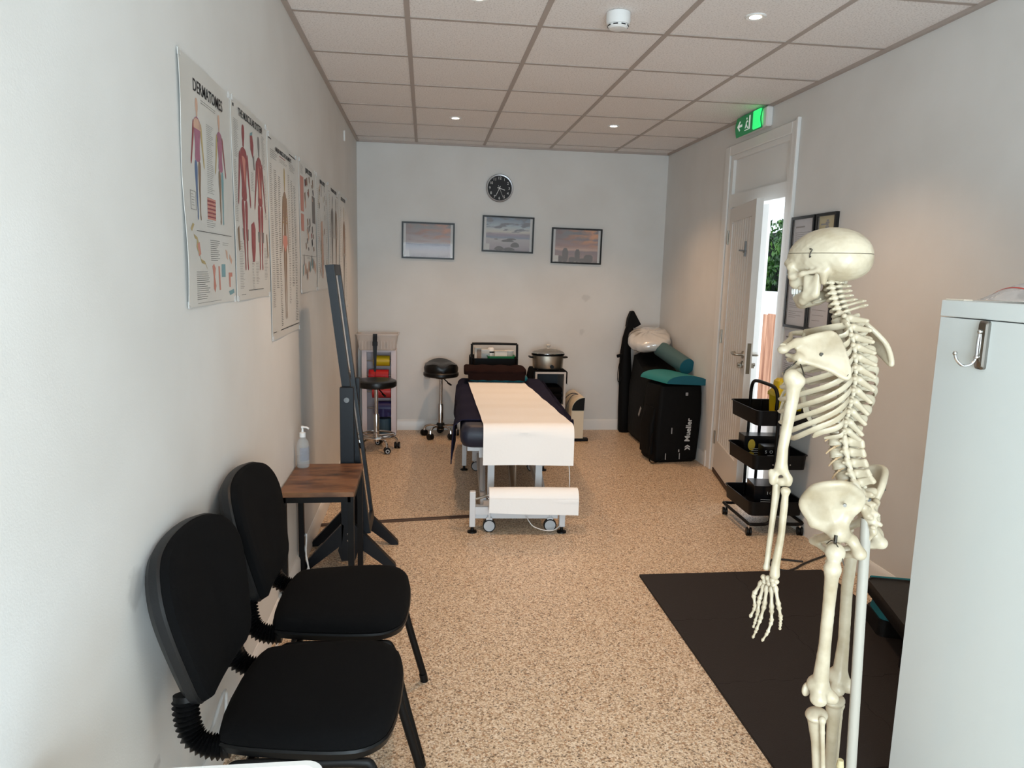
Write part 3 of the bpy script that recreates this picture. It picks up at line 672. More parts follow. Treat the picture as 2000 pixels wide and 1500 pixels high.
poster('fifth poster from the camera, pale chart behind the mirror top', 4.218, 4.69, 1.36, 2.004, d5)
poster('sixth poster from the camera, grey twin figure nerve chart', 4.716, 5.26, 1.36, 2.012, d6)
poster('farthest wall poster, beside the back corner of the room', 5.304, 5.77, 1.19, 2.016, d7)
m = MB(); m.bb(XL, XL+0.012, 5.655, 5.675, 2.42, 2.495, bev=0.003)
tag(m.build('wall_sensor', WPLAST), 'small white sensor strip high on the left wall near the corner', 'sensor')

# ------------------------------------------------------------------ certificates on the right wall
PAPERG = mat('certificate_paper', (196, 194, 198), 0.6)
def cert(lb, y0, y1, z0, z1, seed, paper=None, framed=True, extra=0):
    """y0 is the far edge (larger y)"""
    t = thing('framed_certificate' if framed else 'paper_notice', lb, 'certificate' if framed else 'notice', (XR, y1, z0), group='certificates on the right wall' if framed else None)
    W, H = y0-y1, z1-z0; f = 0.016 if framed else 0
    if framed:
        m = MB(); m.bb(-0.02, 0, 0, W, 0, f); m.bb(-0.02, 0, 0, W, H-f, H); m.bb(-0.02, 0, 0, f, f, H-f); m.bb(-0.02, 0, W-f, W, f, H-f); m.build('frame', FRAMEB, t)
    m = MB(); m.bb(-0.006 if framed else -0.0015, 0, f, W-f, f, H-f); m.build('certificate_sheet' if framed else 'sheet', paper or PAPERG, t)
    m = MB(); rr = random.Random(seed); d = -0.0065 if framed else -0.002; a, b = f+0.02, W-f-0.02
    def ln(y0_, y1_, z, h=0.003): m.add([(d, y0_, z), (d, y1_, z), (d, y1_, z+h), (d, y0_, z+h)], [(0, 1, 2, 3)])
    z = H-f-0.05
    ln(b-(b-a)*0.55, b, z, 0.009); z -= 0.03
    while z > f+0.03:
        if rr.random() < 0.85: ln(b-(b-a)*rr.uniform(0.4, 1), b, z)
        z -= 0.012 if extra == 0 else 0.03
    if extra == 1:  # crest on the yellow certificate
        for k in range(5): ln(W/2-0.012-0.008*(k % 2), W/2+0.012+0.008*(k % 2), H*0.70+0.012*k, 0.01)
    if extra == 2: ln(W/2-0.012, W/2+0.012, H*0.6, 0.03)
    m.build('printed_lines', INKS[6], t, fixn=False, smooth=False)
    if framed:
        m = MB(); m.bb(-0.015, -0.0135, f, W-f, f, H-f); m.build('glazing', GLASS, t)
cert('upper left framed certificate beside the door, behind the skull', 4.245, 3.985, 1.52, 1.858, 1)
cert('yellow framed certificate above the skull of the skeleton', 3.965, 3.76, 1.54, 1.858, 2, mat('yellow_paper', (186, 170, 112), 0.6), extra=1)
cert('tall framed certificate left of the skeleton face, closely printed', 4.25, 3.985, 1.195, 1.51, 3)
cert('framed certificate below the skeleton chin', 3.98, 3.74, 1.195, 1.53, 4, extra=2)
cert('unframed printed sheet on the wall below the certificates', 4.25, 3.80, 0.86, 1.18, 5, framed=False)

# socket with plug-in unit on the back wall
so = thing('wall_socket', 'white double wall socket behind the saddle stool', 'socket', (0.10, YB, 0.56))
m = MB(); m.box((0, -0.005, 0), (0.146, 0.01, 0.086), bev=0.003); m.build('face_plate', WPLAST, so)
m = MB(); m.box((0.02, -0.011, 0.028), (0.012, 0.004, 0.02)); m.box((0.055, -0.011, 0.028), (0.012, 0.004, 0.02)); m.build('rocker_switch', WPLAST, so)
ap = thing('air_freshener', 'white plug-in air freshener at the left end of the wall socket', 'air freshener', (0.02, YB, 0.57))
m = MB(); m.M = Matrix.Translation((0, -0.03, 0)); m.pad(rrect(0.05, 0.06, 0.018), [(0.8, -0.08), (1, -0.07), (1, 0.06), (0.8, 0.072)]); m.build('body', mat('translucent_plastic', (225, 222, 218), 0.2, alpha=0.8), ap)
m = MB(); m.box((0.0, -0.062, -0.02), (0.03, 0.006, 0.07), bev=0.002); m.build('refill_window', mat('refill', (170, 150, 135), 0.2), ap)
# ------------------------------------------------------------------ visitor chairs
def make_chair(lb, x, y, rz):
    t = thing('visitor_chair', lb, 'chair', (x, y, 0), rz, 'black visitor chairs along the left wall')
    so_ = chaikin([(-0.17, -0.21), (0.17, -0.21), (0.20, -0.15), (0.225, 0.06), (0.215, 0.15), (0.14, 0.20), (-0.14, 0.20), (-0.215, 0.15), (-0.225, 0.06), (-0.20, -0.15)], 2)
    m = MB(); m.pad(so_, [(0.02, 0.478), (0.55, 0.476), (0.82, 0.470), (0.93, 0.461), (0.985, 0.447), (1.0, 0.432), (0.985, 0.425)]); m.build('seat', FABRIC, t)
    m = MB(); m.pad(so_, [(1.0, 0.428), (1.012, 0.422), (0.99, 0.405), (0.8, 0.400), (0.02, 0.400)]); m.build('seat_pan', BLACKP, t)
    bo = chaikin([(-0.165, -0.005), (-0.06, -0.012), (0.06, -0.012), (0.165, -0.005), (0.20, 0.10), (0.232, 0.215), (0.228, 0.285), (0.175, 0.345), (0.08, 0.365), (-0.08, 0.365), (-0.175, 0.345), (-0.228, 0.285), (-0.232, 0.215), (-0.20, 0.10)], 2)
    B = Matrix.Translation((0, -0.258, 0.503)) @ Matrix.Rotation(R(13), 4, 'X') @ Matrix(((1, 0, 0, 0), (0, 0, -1, 0), (0, 1, 0, 0), (0, 0, 0, 1)))
    def curve(m):   # wrap the back pad gently round the sitter
        m.v = [(p[0], p[1]+0.55*p[0]*p[0], p[2]) for p in m.v]
    m = MB(); m.pad(bo, [(0.98, -0.010), (1.0, -0.018), (0.975, -0.034), (0.9, -0.044), (0.6, -0.050), (0.02, -0.050)], M=B); curve(m); m.build('backrest', FABRIC, t)
    m = MB(); m.pad(bo, [(1.0, -0.016), (1.018, -0.010), (1.01, 0.008), (0.93, 0.022), (0.5, 0.032), (0.02, 0.034)], M=B); curve(m); m.build('back_shell', mat('black_shell', (17, 18, 20), 0.5, bump=0.1, bscale=300), t)
    for s in (-1, 1):
        P = spline([(s*0.165, -0.17, 0.405), (s*0.165, -0.215, 0.408), (s*0.162, -0.252, 0.43), (s*0.155, -0.268, 0.475), (s*0.148, -0.272, 0.525)], 9)
        n = len(P); rr = [0.027+0.004*(1 if k % 2 else -1) for k in range(n)]; zz = [0.021+0.004*(1 if k % 2 else -1) for k in range(n)]
        m = MB(); m.tube(P[2:-2], rr[2:-2], 16, rz=zz[2:-2], up=(1, 0, 0)); m.build('bellows', BLACKP, t, ang=20)
        m = MB(); m.tube(P[:4], 0.026, 14, rz=0.02, up=(1, 0, 0)); m.tube(P[-4:], 0.027, 14, rz=0.02, up=(1, 0, 0)); m.build('bracket', BLACKP, t)
        x = s*0.205
        m = MB(); m.tube(spline([(x*1.12, 0.245, 0.012), (x*1.05, 0.19, 0.22), (x*1.0, 0.155, 0.365), (x, 0.12, 0.388), (x, 0.0, 0.388), (x, -0.12, 0.388), (x, -0.165, 0.365), (x*1.05, -0.2, 0.22), (x*1.12, -0.26, 0.012)], 6), 0.0125, 12, rz=0.0095); m.build('leg', BLACKM, t)
        for yy in (0.245, -0.26):
            m = MB(); m.cyl((x*1.12, yy, 0), (x*1.115, yy-(0.006 if yy > 0 else -0.006), 0.03), 0.0145, 12); m.build('foot_cap', BLACKP, t)
    m = MB(); m.cyl((-0.2, 0.1, 0.385), (0.2, 0.1, 0.385), 0.011, 10); m.cyl((-0.2, -0.12, 0.385), (0.2, -0.12, 0.385), 0.011, 10); m.build('cross_tube', BLACKM, t)
    return t
make_chair('nearest black fabric visitor chair against the left wall', -0.255, 1.705, R(-93))
make_chair('second black visitor chair, between the nearest chair and the wooden side table', -0.245, 2.225, R(-91))

# ------------------------------------------------------------------ side table, sanitiser, cables
st = thing('side_table', 'small side table with rustic wooden top and black metal legs beside the second chair', 'side table', (-0.452, 3.27, 0))
OAK = ramp_mat('rustic_wood', [(0.28, (48, 30, 18)), (0.44, (92, 60, 38)), (0.60, (128, 88, 58)), (0.78, (98, 66, 42))], 6, 0.42, detail=9, vec=(1.0, 2.6, 2), bump=0.08)
m = MB(); m.bb(-0.155, 0.155, -0.275, 0.185, 0.528, 0.55, bev=0.0015); m.build('tabletop', OAK, st)
m = MB()
for x in (-0.14, 0.14): m.bb(x-0.0125, x+0.0125, -0.27, 0.18, 0.503, 0.528)
for y in (-0.2575, 0.1675): m.bb(-0.14, 0.14, y-0.0125, y+0.0125, 0.503, 0.528)
m.build('rail', BLACKM, st)
for x in (-0.14, 0.14):
    for y in (-0.2575, 0.1675): m = MB(); m.bb(x-0.0125, x+0.0125, y-0.0125, y+0.0125, 0.0, 0.503); m.build('leg', BLACKM, st)
sb = thing('hand_sanitiser', 'clear pump bottle of hand sanitiser on the side table against the wall', 'bottle', (-0.572, 3.40, 0.55))
CLEARP = mat('clear_plastic', (222, 228, 230), 0.08, alpha=0.22, spec=0.8)
m = MB(); m.lathe([(0.001, 0), (0.027, 0.0), (0.0295, 0.006), (0.0295, 0.105), (0.026, 0.125), (0.013, 0.142), (0.011, 0.150), (0.001, 0.150)]); m.build('bottle', CLEARP, sb)
m = MB(); m.lathe([(0.001, 0.003), (0.0265, 0.003), (0.0275, 0.012), (0.0275, 0.055), (0.001, 0.056)]); m.build('gel', mat('gel', (188, 196, 198), 0.15, alpha=0.25), sb)
m = MB(); m.lathe([(0.0145, 0.146), (0.0145, 0.166), (0.006, 0.170), (0.004, 0.186), (0.007, 0.188), (0.007, 0.198), (0.001, 0.199)]); m.tube([(0, 0, 0.193), (0.02, -0.01, 0.194), (0.032, -0.016, 0.188)], 0.0045, 8); m.build('pump', WPLAST, sb)
m = MB(); m.rings([[(0.0298*math.cos(a), 0.0298*math.sin(a), z) for a in [R(-110+12*k) for k in range(14)]] for z in (0.035, 0.098)], closed=False, cap=False); m.build('label', mat('bottle_label', (150, 165, 190), 0.4, alpha=0.35), sb)
CABLE = mat('white_cable', (205, 203, 200), 0.5)
m = MB(); m.box((-0.54, 3.30, 0.02), (0.055, 0.20, 0.035), (0, 0, R(-12)), bev=0.006); m.tube(spline([(-0.55, 3.39, 0.03), (-0.57, 3.42, 0.1), (-0.57, 3.44, 0.2), (-0.585, 3.45, 0.16), (-0.56, 3.41, 0.05), (-0.57, 3.35, 0.045)]), 0.0035, 8)
tag(m.build('extension_socket', WPLAST), 'white extension socket with looped cable on the floor under the side table', 'extension lead')
m = MB(); m.tube(spline([(XL+0.02, 1.72, 0.34), (XL+0.03, 1.80, 0.24), (XL+0.025, 1.92, 0.20), (XL+0.03, 2.05, 0.24), (XL+0.02, 2.10, 0.1), (XL+0.03, 2.3, 0.02), (XL+0.04, 2.9, 0.01), (XL+0.05, 3.18, 0.02)]), 0.005, 8)
tag(m.build('wall_cable', CABLE), 'white cable looping along the left wall behind the chairs', 'cable')
# white tray corner in the foreground
tr = thing('white_desk', 'white rounded desk corner at the bottom edge in front of the nearest chair', 'desk', (-0.375, 0.772, 0))
m = MB()
o_ = rrect(0.44, 0.61, 0.03, 6); i_ = rrect(0.415, 0.585, 0.022, 6)
m.rings([[(x, y, 0.675) for x, y in o_], [(x*1.0, y, 0.700) for x, y in o_], [(x*0.995, y*0.995, 0.704) for x, y in o_], [(x, y, 0.704) for x, y in i_], [(x, y, 0.696) for x, y in i_]]); m.build('desktop', WPLAST, tr)
for x in (-0.19, 0.18):
    for y in (-0.26, 0.26): m = MB(); m.bb(x-0.015, x+0.015, y-0.015, y+0.015, 0, 0.675); m.build('leg', WPLAST, tr)

# ------------------------------------------------------------------ cheval mirror, seen edge-on
STEELB = mat('blue_black_paint', (10, 16, 23), 0.40, bump=0.08, bscale=60, spec=0.35)
cm = thing('cheval_mirror', 'tall black-framed cheval mirror standing edge-on beside the side table', 'mirror', (-0.375, 3.65, 0))
m = MB(); tl = R(7)
MM = Matrix.Translation((0.0, 0, 0.865)) @ Matrix.Rotation(-tl, 4, 'Y')
m.M = MM
HH = 0.70; YW = 0.115
for y in (-YW, YW): m.bb(-0.02, 0.02, y-0.022, y+0.022, -HH, HH*0.915)
for z in (-HH+0.022, HH*0.915-0.022): m.bb(-0.02, 0.02, -YW, YW, z-0.03, z+0.022)
m.build('mirror_frame', STEELB, cm)
m = MB(); m.M = MM; m.bb(0.006, 0.012, -YW+0.015, YW-0.015, -HH+0.04, HH*0.93-0.04); m.build('mirror_glass', mat('silvered_glass', (225, 226, 228), 0.02, 1.0), cm)
m = MB(); m.M = MM; m.bb(-0.012, -0.004, -YW+0.015, YW-0.015, -HH+0.04, HH*0.93-0.04); m.build('back_board', mat('hardboard', (60, 48, 40), 0.8), cm)
for s in (-1, 1):
    y = s*0.158
    m = MB(); m.bb(-0.033, 0.033, y-0.018, y+0.018, 0.045, 0.92, bev=0.002); m.build('post', STEELB, cm)
    for d in (-1, 1):
        m = MB(); y2 = y; L = 0.215
        m.prism([(d*0.02, 0.23), (d*0.03, 0.13), (d*(L-0.02), 0.0), (d*(L+0.02), 0.0), (d*(L+0.015), 0.018), (d*0.03, 0.235)], y2-0.018, y2+0.018, axis='Y'); m.build('leg', STEELB, cm)
    m = MB(); m.prism([(-0.033, 0.045), (0.033, 0.045), (0.05, 0.10), (0.033, 0.16), (-0.033, 0.16), (-0.05, 0.10)], y-0.017, y+0.017, axis='Y')
    m.build('leg_block', STEELB, cm)
    for z in (0.86,): m = MB(); m.cyl((0, y+s*0.016, z), (0, y+s*0.026, z), 0.013, 16); m.cyl((0, y-s*0.03, z), (0, y, z), 0.006, 10); m.build('pivot_knob', CHROME, cm)
    m = MB()
    for z in (0.15, 0.185): m.ball((0.0, y+s*0.018, z), (0.006, 0.003, 0.006), 10, 6)
    m.build('screw', CHROME, cm)

# ------------------------------------------------------------------ stools
def caster_mb(x, y, z=0.0, r=0.025, face=0.0, wd=0.02, twin=True):
    m = MB(); c, s = math.cos(face), math.sin(face)
    for q in ((-0.6, 0.6) if twin else (0,)):
        cx, cy = x+(-s)*q*wd, y+c*q*wd
        m.cyl((cx+s*wd*0.45, cy-c*wd*0.45, z+r), (cx-s*wd*0.45, cy+c*wd*0.45, z+r), r, 20)
    return m
def stool(lb, x, y, rz, ringed, seat_fn, hseat, disc=None):
    t = thing('rolling_stool', lb, 'stool', (x, y, 0), rz)
    m = MB(); m.lathe([(0.001, 0.07), (0.022, 0.07), (0.024, 0.09), (0.024, 0.29), (0.021, 0.30), (0.0205, 0.302), (0.001, 0.302)]); m.build('gas_lift_sleeve', CHROME, t)
    m = MB(); m.lathe([(0.015, 0.29), (0.015, hseat-0.02), (0.001, hseat-0.02)], seg=20); m.build('piston', CHROME, t)
    for k in range(5):
        a = 2*PI*k/5+0.2; c, s = math.cos(a), math.sin(a); L = 0.175 if ringed else 0.155
        m = MB(); P = spline([(c*0.015, s*0.015, 0.10), (c*L*0.6, s*L*0.6, 0.105), (c*L*0.93, s*L*0.93, 0.085), (c*L, s*L, 0.045)], 5); m.tube(P, 0.0105, 10); m.build('spoke', CHROME, t)
        m = caster_mb(c*L, s*L, 0, 0.027, a+1.2, 0.022); w_ = m.build('caster', BLACKP, t)
        if disc:
            m = MB(); f = a+1.2; nx, ny = -math.sin(f), math.cos(f)
            for q in (-1, 1): m.tube([(c*L+nx*q*0.0235, s*L+ny*q*0.0235, 0.024), (c*L+nx*q*0.0245, s*L+ny*q*0.0245, 0.024)], 0.0165, 18)
            m.build('wheel_disc', disc, w_)
            m = MB()
            for q in (-1, 1): m.tube([(c*L+nx*q*0.0238, s*L+ny*q*0.0238, 0.024), (c*L+nx*q*0.0252, s*L+ny*q*0.0252, 0.024)], 0.009, 14)
            m.build('wheel_cap', BLACKP, w_)
    if ringed:
        m = MB(); P = [(0.155*math.cos(2*PI*k/40), 0.155*math.sin(2*PI*k/40), 0.125) for k in range(41)]; m.tube(P, 0.0085, 10); m.build('foot_ring', CHROME, t)
        for k in range(5): a = 2*PI*k/5+0.2; m = MB(); m.cyl((0.02*math.cos(a), 0.02*math.sin(a), 0.125), (0.155*math.cos(a), 0.155*math.sin(a), 0.125), 0.005, 8); m.build('ring_strut', CHROME, t)
    else:
        m = MB(); m.lathe([(0.001, 0.075), (0.034, 0.075), (0.042, 0.10), (0.034, 0.125), (0.024, 0.13), (0.001, 0.13)]); m.build('base_hub', BLACKP, t)
    m = MB(); m.lathe([(0.001, hseat-0.035), (0.05, hseat-0.032), (0.075, hseat-0.018), (0.075, hseat-0.012), (0.001, hseat-0.012)]); m.build('seat_plate', BLACKP, t)
    m = MB(); m.tube([(0.02, -0.03, hseat-0.03), (0.05, -0.09, hseat-0.055)], 0.005, 8); m.box((0.062, -0.115, hseat-0.066), (0.02, 0.055, 0.01), (R(14), 0, R(25)), bev=0.003); m.build('lift_lever', BLACKP, t)
    m = MB(); seat_fn(m, hseat); m.build('seat', LEATHER, t)
    return t
def seat_round(m, h): m.lathe([(0.001, h-0.014), (0.155, h-0.014), (0.166, h-0.004), (0.169, h+0.018), (0.164, h+0.036), (0.150, h+0.043), (0.09, h+0.040), (0.001, h+0.037)], seg=48)
def seat_saddle(m, h):
    rs = []
    for k, zz in ((0.96, 0.0), (1.02, 0.012), (1.02, 0.035), (0.95, 0.047), (0.97, 0.062), (0.99, 0.10), (0.93, 0.128), (0.75, 0.142), (0.4, 0.138), (0.02, 0.132)):
        ring = []
        for j in range(48):
            a = 2*PI*j/48; x = 0.155*k*math.cos(a); y = 0.155*k*math.sin(a)
            up = 0 if zz < 0.05 else (zz/0.14)*(0.035*(y/0.155)**2*(1 if y > 0 else 0.5) - 0.045*math.exp(-((x/0.05)**2))*max(0, -y/0.155) - 0.02*(x/0.155)**2)
            ring.append((x, y, h-0.012+zz*0.92+up))
        rs.append(ring)
    m.rings(rs)
stool('round-seated black stool with chrome foot ring beside the cheval mirror', -0.40, 5.93, 0.062, True, seat_round, 0.545, mat('grey_wheel_disc', (190, 192, 194), 0.4))
stool('black saddle-seated stool on chrome base in front of the wall socket', 0.14, 6.40, 0.1, False, seat_saddle, 0.565)

# ------------------------------------------------------------------ exercise band rack with tub on top
rk = thing('band_rack', 'narrow white rack holding rolls of exercise band against the back wall', 'rack', (-0.41, 6.55, 0))
RK = mat('rack_white', (214, 204, 208), 0.5)
m = MB()
m.bb(-0.15, -0.13, -0.11, 0.11, 0, 0.76); m.bb(0.13, 0.15, -0.11, 0.11, 0, 0.76); m.bb(-0.15, 0.15, -0.11, 0.11, 0.76, 0.775)
for x in (-0.12, 0.12): m.bb(x-0.012, x+0.012, -0.112, -0.10, 0.02, 0.76)
m.build('rack_frame', RK, rk)
m = MB(); m.bb(-0.13, 0.13, 0.10, 0.11, 0.0, 0.76); m.build('back_panel', RK, rk)
def band(lb, z, r, L, col, x=0.02, tail=0):
    t = thing('exercise_band_roll', lb, 'exercise band', (-0.41+x, 6.50, z), group='rolls of exercise band in the rack')
    m = MB(); m.lathe([(0.016, -L/2), (r, -L/2), (r*1.01, -L/4), (r, L/2), (0.016, L/2)], seg=36, axis='X')
    if tail: m.sheet(lambda u, v: (-L/2+L*u, -r-0.001+0.012*math.sin(u*9), -tail*v), 12, 6, 0.003)
    m.build('roll', mat('band_'+lb.split()[0]+str(z), col, 0.42, var=0.06, scale=30), t)
    m = MB(); m.cyl((-0.125-x, 0, 0), (0.125-x, 0, 0), 0.006, 10); m.build('spindle', STEEL, t)
band('yellow roll of exercise band, topmost in the rack', 0.675, 0.047, 0.145, (196, 168, 20))
band('bright red roll of exercise band, second in the rack', 0.54, 0.056, 0.175, (190, 32, 40), -0.005, 0.03)
band('duller red roll of exercise band half hidden by the round stool', 0.395, 0.058, 0.165, (176, 50, 52), 0.02, 0.02)
band('navy blue roll of exercise band, lowest in the rack', 0.245, 0.062, 0.15, (34, 34, 84), 0.03, 0.07)
m = MB(); m.lathe([(0.001, 0), (0.062, 0), (0.064, 0.15), (0.05, 0.152), (0.001, 0.152)]); 
tag(m.build('blue_tub', mat('slate_blue', (50, 78, 96), 0.5), loc=(-0.37, 6.50, 0)), 'slate blue cylinder standing in the foot of the band rack', 'container')
tb = thing('storage_tub', 'clear plastic tub of oddments on top of the band rack', 'tub', (-0.425, 6.53, 0.776))
TUB = mat('frosted_tub', (226, 216, 208), 0.25, alpha=0.45)
m = MB()
o1, o2, o3 = rrect(0.32, 0.22, 0.03), rrect(0.365, 0.25, 0.03), rrect(0.385, 0.27, 0.03)
sc_ = lambda P, z, k=1: [(x*k, y*k, z) for x, y in P]
m.rings([sc_(o1, 0), sc_(o2, 0.135), sc_(o3, 0.137), sc_(o3, 0.145), sc_(o2, 0.145, 0.985), sc_(o1, 0.006, 0.98)]); m.build('tub', TUB, tb)
for k in range(12):
    a = -0.15+0.3*k/11; m = MB(); m.box((a, -0.119, 0.07), (0.004, 0.003, 0.11), (R(-6), 0, 0)); m.build('rib', TUB, tb)
cl = thing('massage_tool', 'black massage tools heaped inside the clear tub', 'tool', (-0.44, 6.53, 0.784))
m = MB(); rr = random.Random(5)
for k in range(9): m.box((rr.uniform(-0.07, 0.09), rr.uniform(-0.06, 0.05), 0.02+rr.uniform(0, 0.03)), (0.02, 0.03, 0.05), (rr.uniform(-.4, .4), rr.uniform(-.4, .4), rr.uniform(0, 3)), bev=0.004)
m.build('tool_body', BLACKP, cl)
sr = thing('black_strap', 'long black tapering strap hanging over the front of the tub', 'strap', (-0.44, 6.385, 0.92))
m = MB(); m.sheet(lambda u, v: ((u-0.5)*0.038*(1-0.6*max(0, v-0.2)), (0.01 if v < .15 else 0)-0.008*v*2, 0.005-0.33*v), 5, 14, 0.004); m.build('webbing', BLACKP, sr)
m = MB(); m.bb(-0.022, 0.022, -0.008, 0.006, -0.10, -0.06, bev=0.003); m.build('buckle', BLACKP, sr)
m = MB(); m.tube([(0, -0.012, -0.32), (0, -0.016, -0.40)], 0.003, 8); m.build('tip', mat('red_tip', (150, 40, 44), 0.4), sr)
# ------------------------------------------------------------------ treatment couch
BW = mat('couch_frame_white', (206, 208, 210), 0.35)
bed = thing('treatment_couch', 'white-framed height adjustable treatment couch with navy padded top', 'couch', (0.585, 5.05, 0), R(-2.8))
# local: y from -0.93 (foot) to 0.93 (head)
def slab(m, x0, x1, y0, y1, z0, z1, r):
    P = rrect(x1-x0, y1-y0, 0.05, 5, (x0+x1)/2, (y0+y1)/2); S = []
    hw, hl = (x1-x0)/2, (y1-y0)/2; cx, cy = (x0+x1)/2, (y0+y1)/2
    for k in range(7):
        a = -PI/2+PI*k/6; ins = r*(1-math.cos(a)); z = (z0+z1)/2+(z1-z0)/2*math.sin(a)
        S.append([(cx+(x-cx)*(hw-ins)/hw, cy+(y-cy)*(hl-ins)/hl, z) for x, y in P])
    m.rings(S)
m = MB(); slab(m, -0.335, 0.345, -0.95, 0.93, 0.455, 0.59, 0.035); m.build('padded_top', NAVYL, bed)
m = MB(); m.bb(-0.29, 0.29, -0.88, 0.88, 0.425, 0.455)
for x in (-0.2, 0.2): m.bb(x-0.02, x+0.02, -0.88, 0.88, 0.385, 0.425)
m.build('top_frame', BW, bed)
for s in (-1, 1):
    m = MB(); m.bb(s*0.145-0.02, s*0.145+0.02, -0.87, -0.83, 0.13, 0.43); m.build('lift_post', BW, bed)
    m = MB(); m.bb(s*0.145-0.02, s*0.145+0.02, 0.50, 0.54, 0.13, 0.43); m.build('lift_post', BW, bed)
    m = MB(); m.bb(s*0.19-0.018, s*0.19+0.018, -0.9, 0.24, 0.09, 0.14); m.build('base_rail', BW, bed)
    m = MB(); m.M = Matrix.Rotation(0, 4, 'Z'); m.tube([(s*0.19, -0.75, 0.13), (s*0.17, 0.1, 0.41)], 0.018, 4); m.build('scissor_arm', BW, bed)
m = MB(); m.bb(-0.24, 0.24, -1.08, -1.05, 0.075, 0.15); m.build('cross_beam', BW, bed)
m = MB(); m.bb(-0.24, 0.24, 0.20, 0.24, 0.075, 0.15); m.build('cross_beam', BW, bed)
m = MB(); m.bb(-0.19, 0.19, -1.05, -0.9, 0.09, 0.13); m.build('base_plate', BW, bed)
m = MB(); m.cyl((0.0, -0.85, 0.12), (0.0, -0.1, 0.4), 0.02, 14); m.build('actuator', STEEL, bed)
m = MB(); m.cyl((0.0, -0.9, 0.15), (0.0, -0.9, 0.43), 0.006, 10); m.build('hinge_rod', STEEL, bed)
# height feet, casters
for x, y, hgt in ((-0.258, -1.10, 0.245), (0.262, -1.10, 0.12), (-0.30, 0.22, 0.43), (0.30, 0.22, 0.43)):
    m = MB(); m.bb(x-0.017, x+0.017, y-0.017, y+0.017, 0.035, hgt, bev=0.003); l_ = m.build('leg', BW, bed)
    m = MB(); m.lathe([(0.001, 0), (0.028, 0), (0.027, 0.007), (0.010, 0.014), (0.008, 0.036), (0.001, 0.036)], c=(x, y, 0)); m.build('adjustable_foot', BLACKP, l_)
for x, y in ((-0.16, -1.09), (0.195, -1.08), (-0.21, 0.2), (0.21, 0.2)):
    m = MB(); m.cyl((x, y-0.012, 0.037), (x, y+0.012, 0.037), 0.037, 28); w_ = m.build('caster', BLACKP, bed)
    m = MB()
    for q in (-1, 1): m.cyl((x, y+q*0.0125, 0.037), (x, y+q*0.0145, 0.037), 0.031, 28)
    m.build('caster_disc', mat('grey_disc', (176, 180, 184), 0.4), w_)
    m = MB(); m.bb(x-0.018, x+0.018, y-0.01, y+0.02, 0.06, 0.085, bev=0.004); m.cyl((x, y+0.005, 0.08), (x, y+0.005, 0.12), 0.009); m.build('caster_fork', BW, bed)
# roll holder: bars bent out from the left post
m = MB(); m.tube(spline([(-0.245, -1.11, 0.20), (-0.20, -1.115, 0.215), (-0.165, -1.12, 0.228), (-0.15, -1.12, 0.215)]), 0.007, 10)
m.tube(spline([(-0.245, -1.09, 0.19), (-0.19, -1.06, 0.20), (-0.15, -1.06, 0.215)]), 0.007, 10); m.cyl((-0.17, -1.11, 0.205), (0.335, -1.11, 0.205), 0.008, 12)
m.build('roll_holder', STEEL, bed)
m = MB(); m.cyl((0.325, -1.11, 0.205), (0.34, -1.11, 0.205), 0.012, 14); m.build('holder_knob', STEEL, bed)
m = MB(); m.bb(-0.245, -0.16, -1.10, -1.085, 0.105, 0.15); m.build('holder_plate', BW, bed)
m = MB(); m.tube(spline([(0.30, -1.0, 0.44), (0.31, -1.02, 0.3), (0.30, -1.05, 0.12), (0.22, -1.14, 0.03), (0.10, -1.16, 0.05), (0.05, -1.12, 0.10)]), 0.003, 8); m.build('mains_cable', CABLE, bed)
BM = Matrix.Translation((0.585, 5.05, 0)) @ Matrix.Rotation(R(-2.8), 4, 'Z')
def onbed(name, lb, cat):
    t = thing(name, lb, cat, (0.585, 5.05, 0), R(-2.8)); return t
# paper roll
t = thing('paper_roll', 'fat roll of white couch paper on the holder under the foot of the couch', 'paper roll', tuple(BM @ Vector((0.09, -1.11, 0.205))), R(-2.8))
m = MB(); m.lathe([(0.02, -0.255), (0.064, -0.255), (0.0655, 0.0), (0.064, 0.255), (0.02, 0.255)], seg=40, axis='X'); m.build('roll', PAPER, t)
m = MB(); m.sheet(lambda u, v: (-0.255+0.51*u, -0.066-0.004*math.sin(u*5), 0.02-(0.085+0.015*u)*v), 14, 6, 0.001); m.build('loose_end', PAPER, t)
# navy cover thrown over the couch, hanging down the left side
t = onbed('couch_cover', 'navy cotton cover draped over the couch and hanging down its left side', 'cover')
def cov(u, v):
    # v along the couch, u across: right edge -> over the top -> down the left side
    y = -0.80+1.72*v
    fold = 0.014*math.sin(9*v+1.5)+0.009*math.sin(23*v+0.7)
    hang = 0.15+0.11*math.exp(-((v-0.03)/0.09)**2)+0.03*math.sin(6*v)
    Lr = 0.07   # right overhang
    W_ = 0.70
    tot = Lr+W_+hang
    q = u*tot
    if q < Lr: x, z = 0.357, 0.60-(Lr-q)
    elif q < Lr+W_:
        w = (q-Lr)/W_; x = 0.357-0.714*w; z = 0.597+0.006*math.sin(PI*w)+0.003*math.sin(30*v+8*w)
        e = min(w, 1-w)*W_
        if e < 0.04: z -= 0.03*(1-e/0.04)**2
    else:
        d = q-Lr-W_; x = -0.357-0.006-fold*(0.4+d*1.5)-0.008*min(1, d*8); z = 0.572-d
    return (x, y+0.012*math.sin(u*7), z)
m = MB(); m.sheet(cov, 60, 60, 0.006); m.build('cloth', NAVY, t)
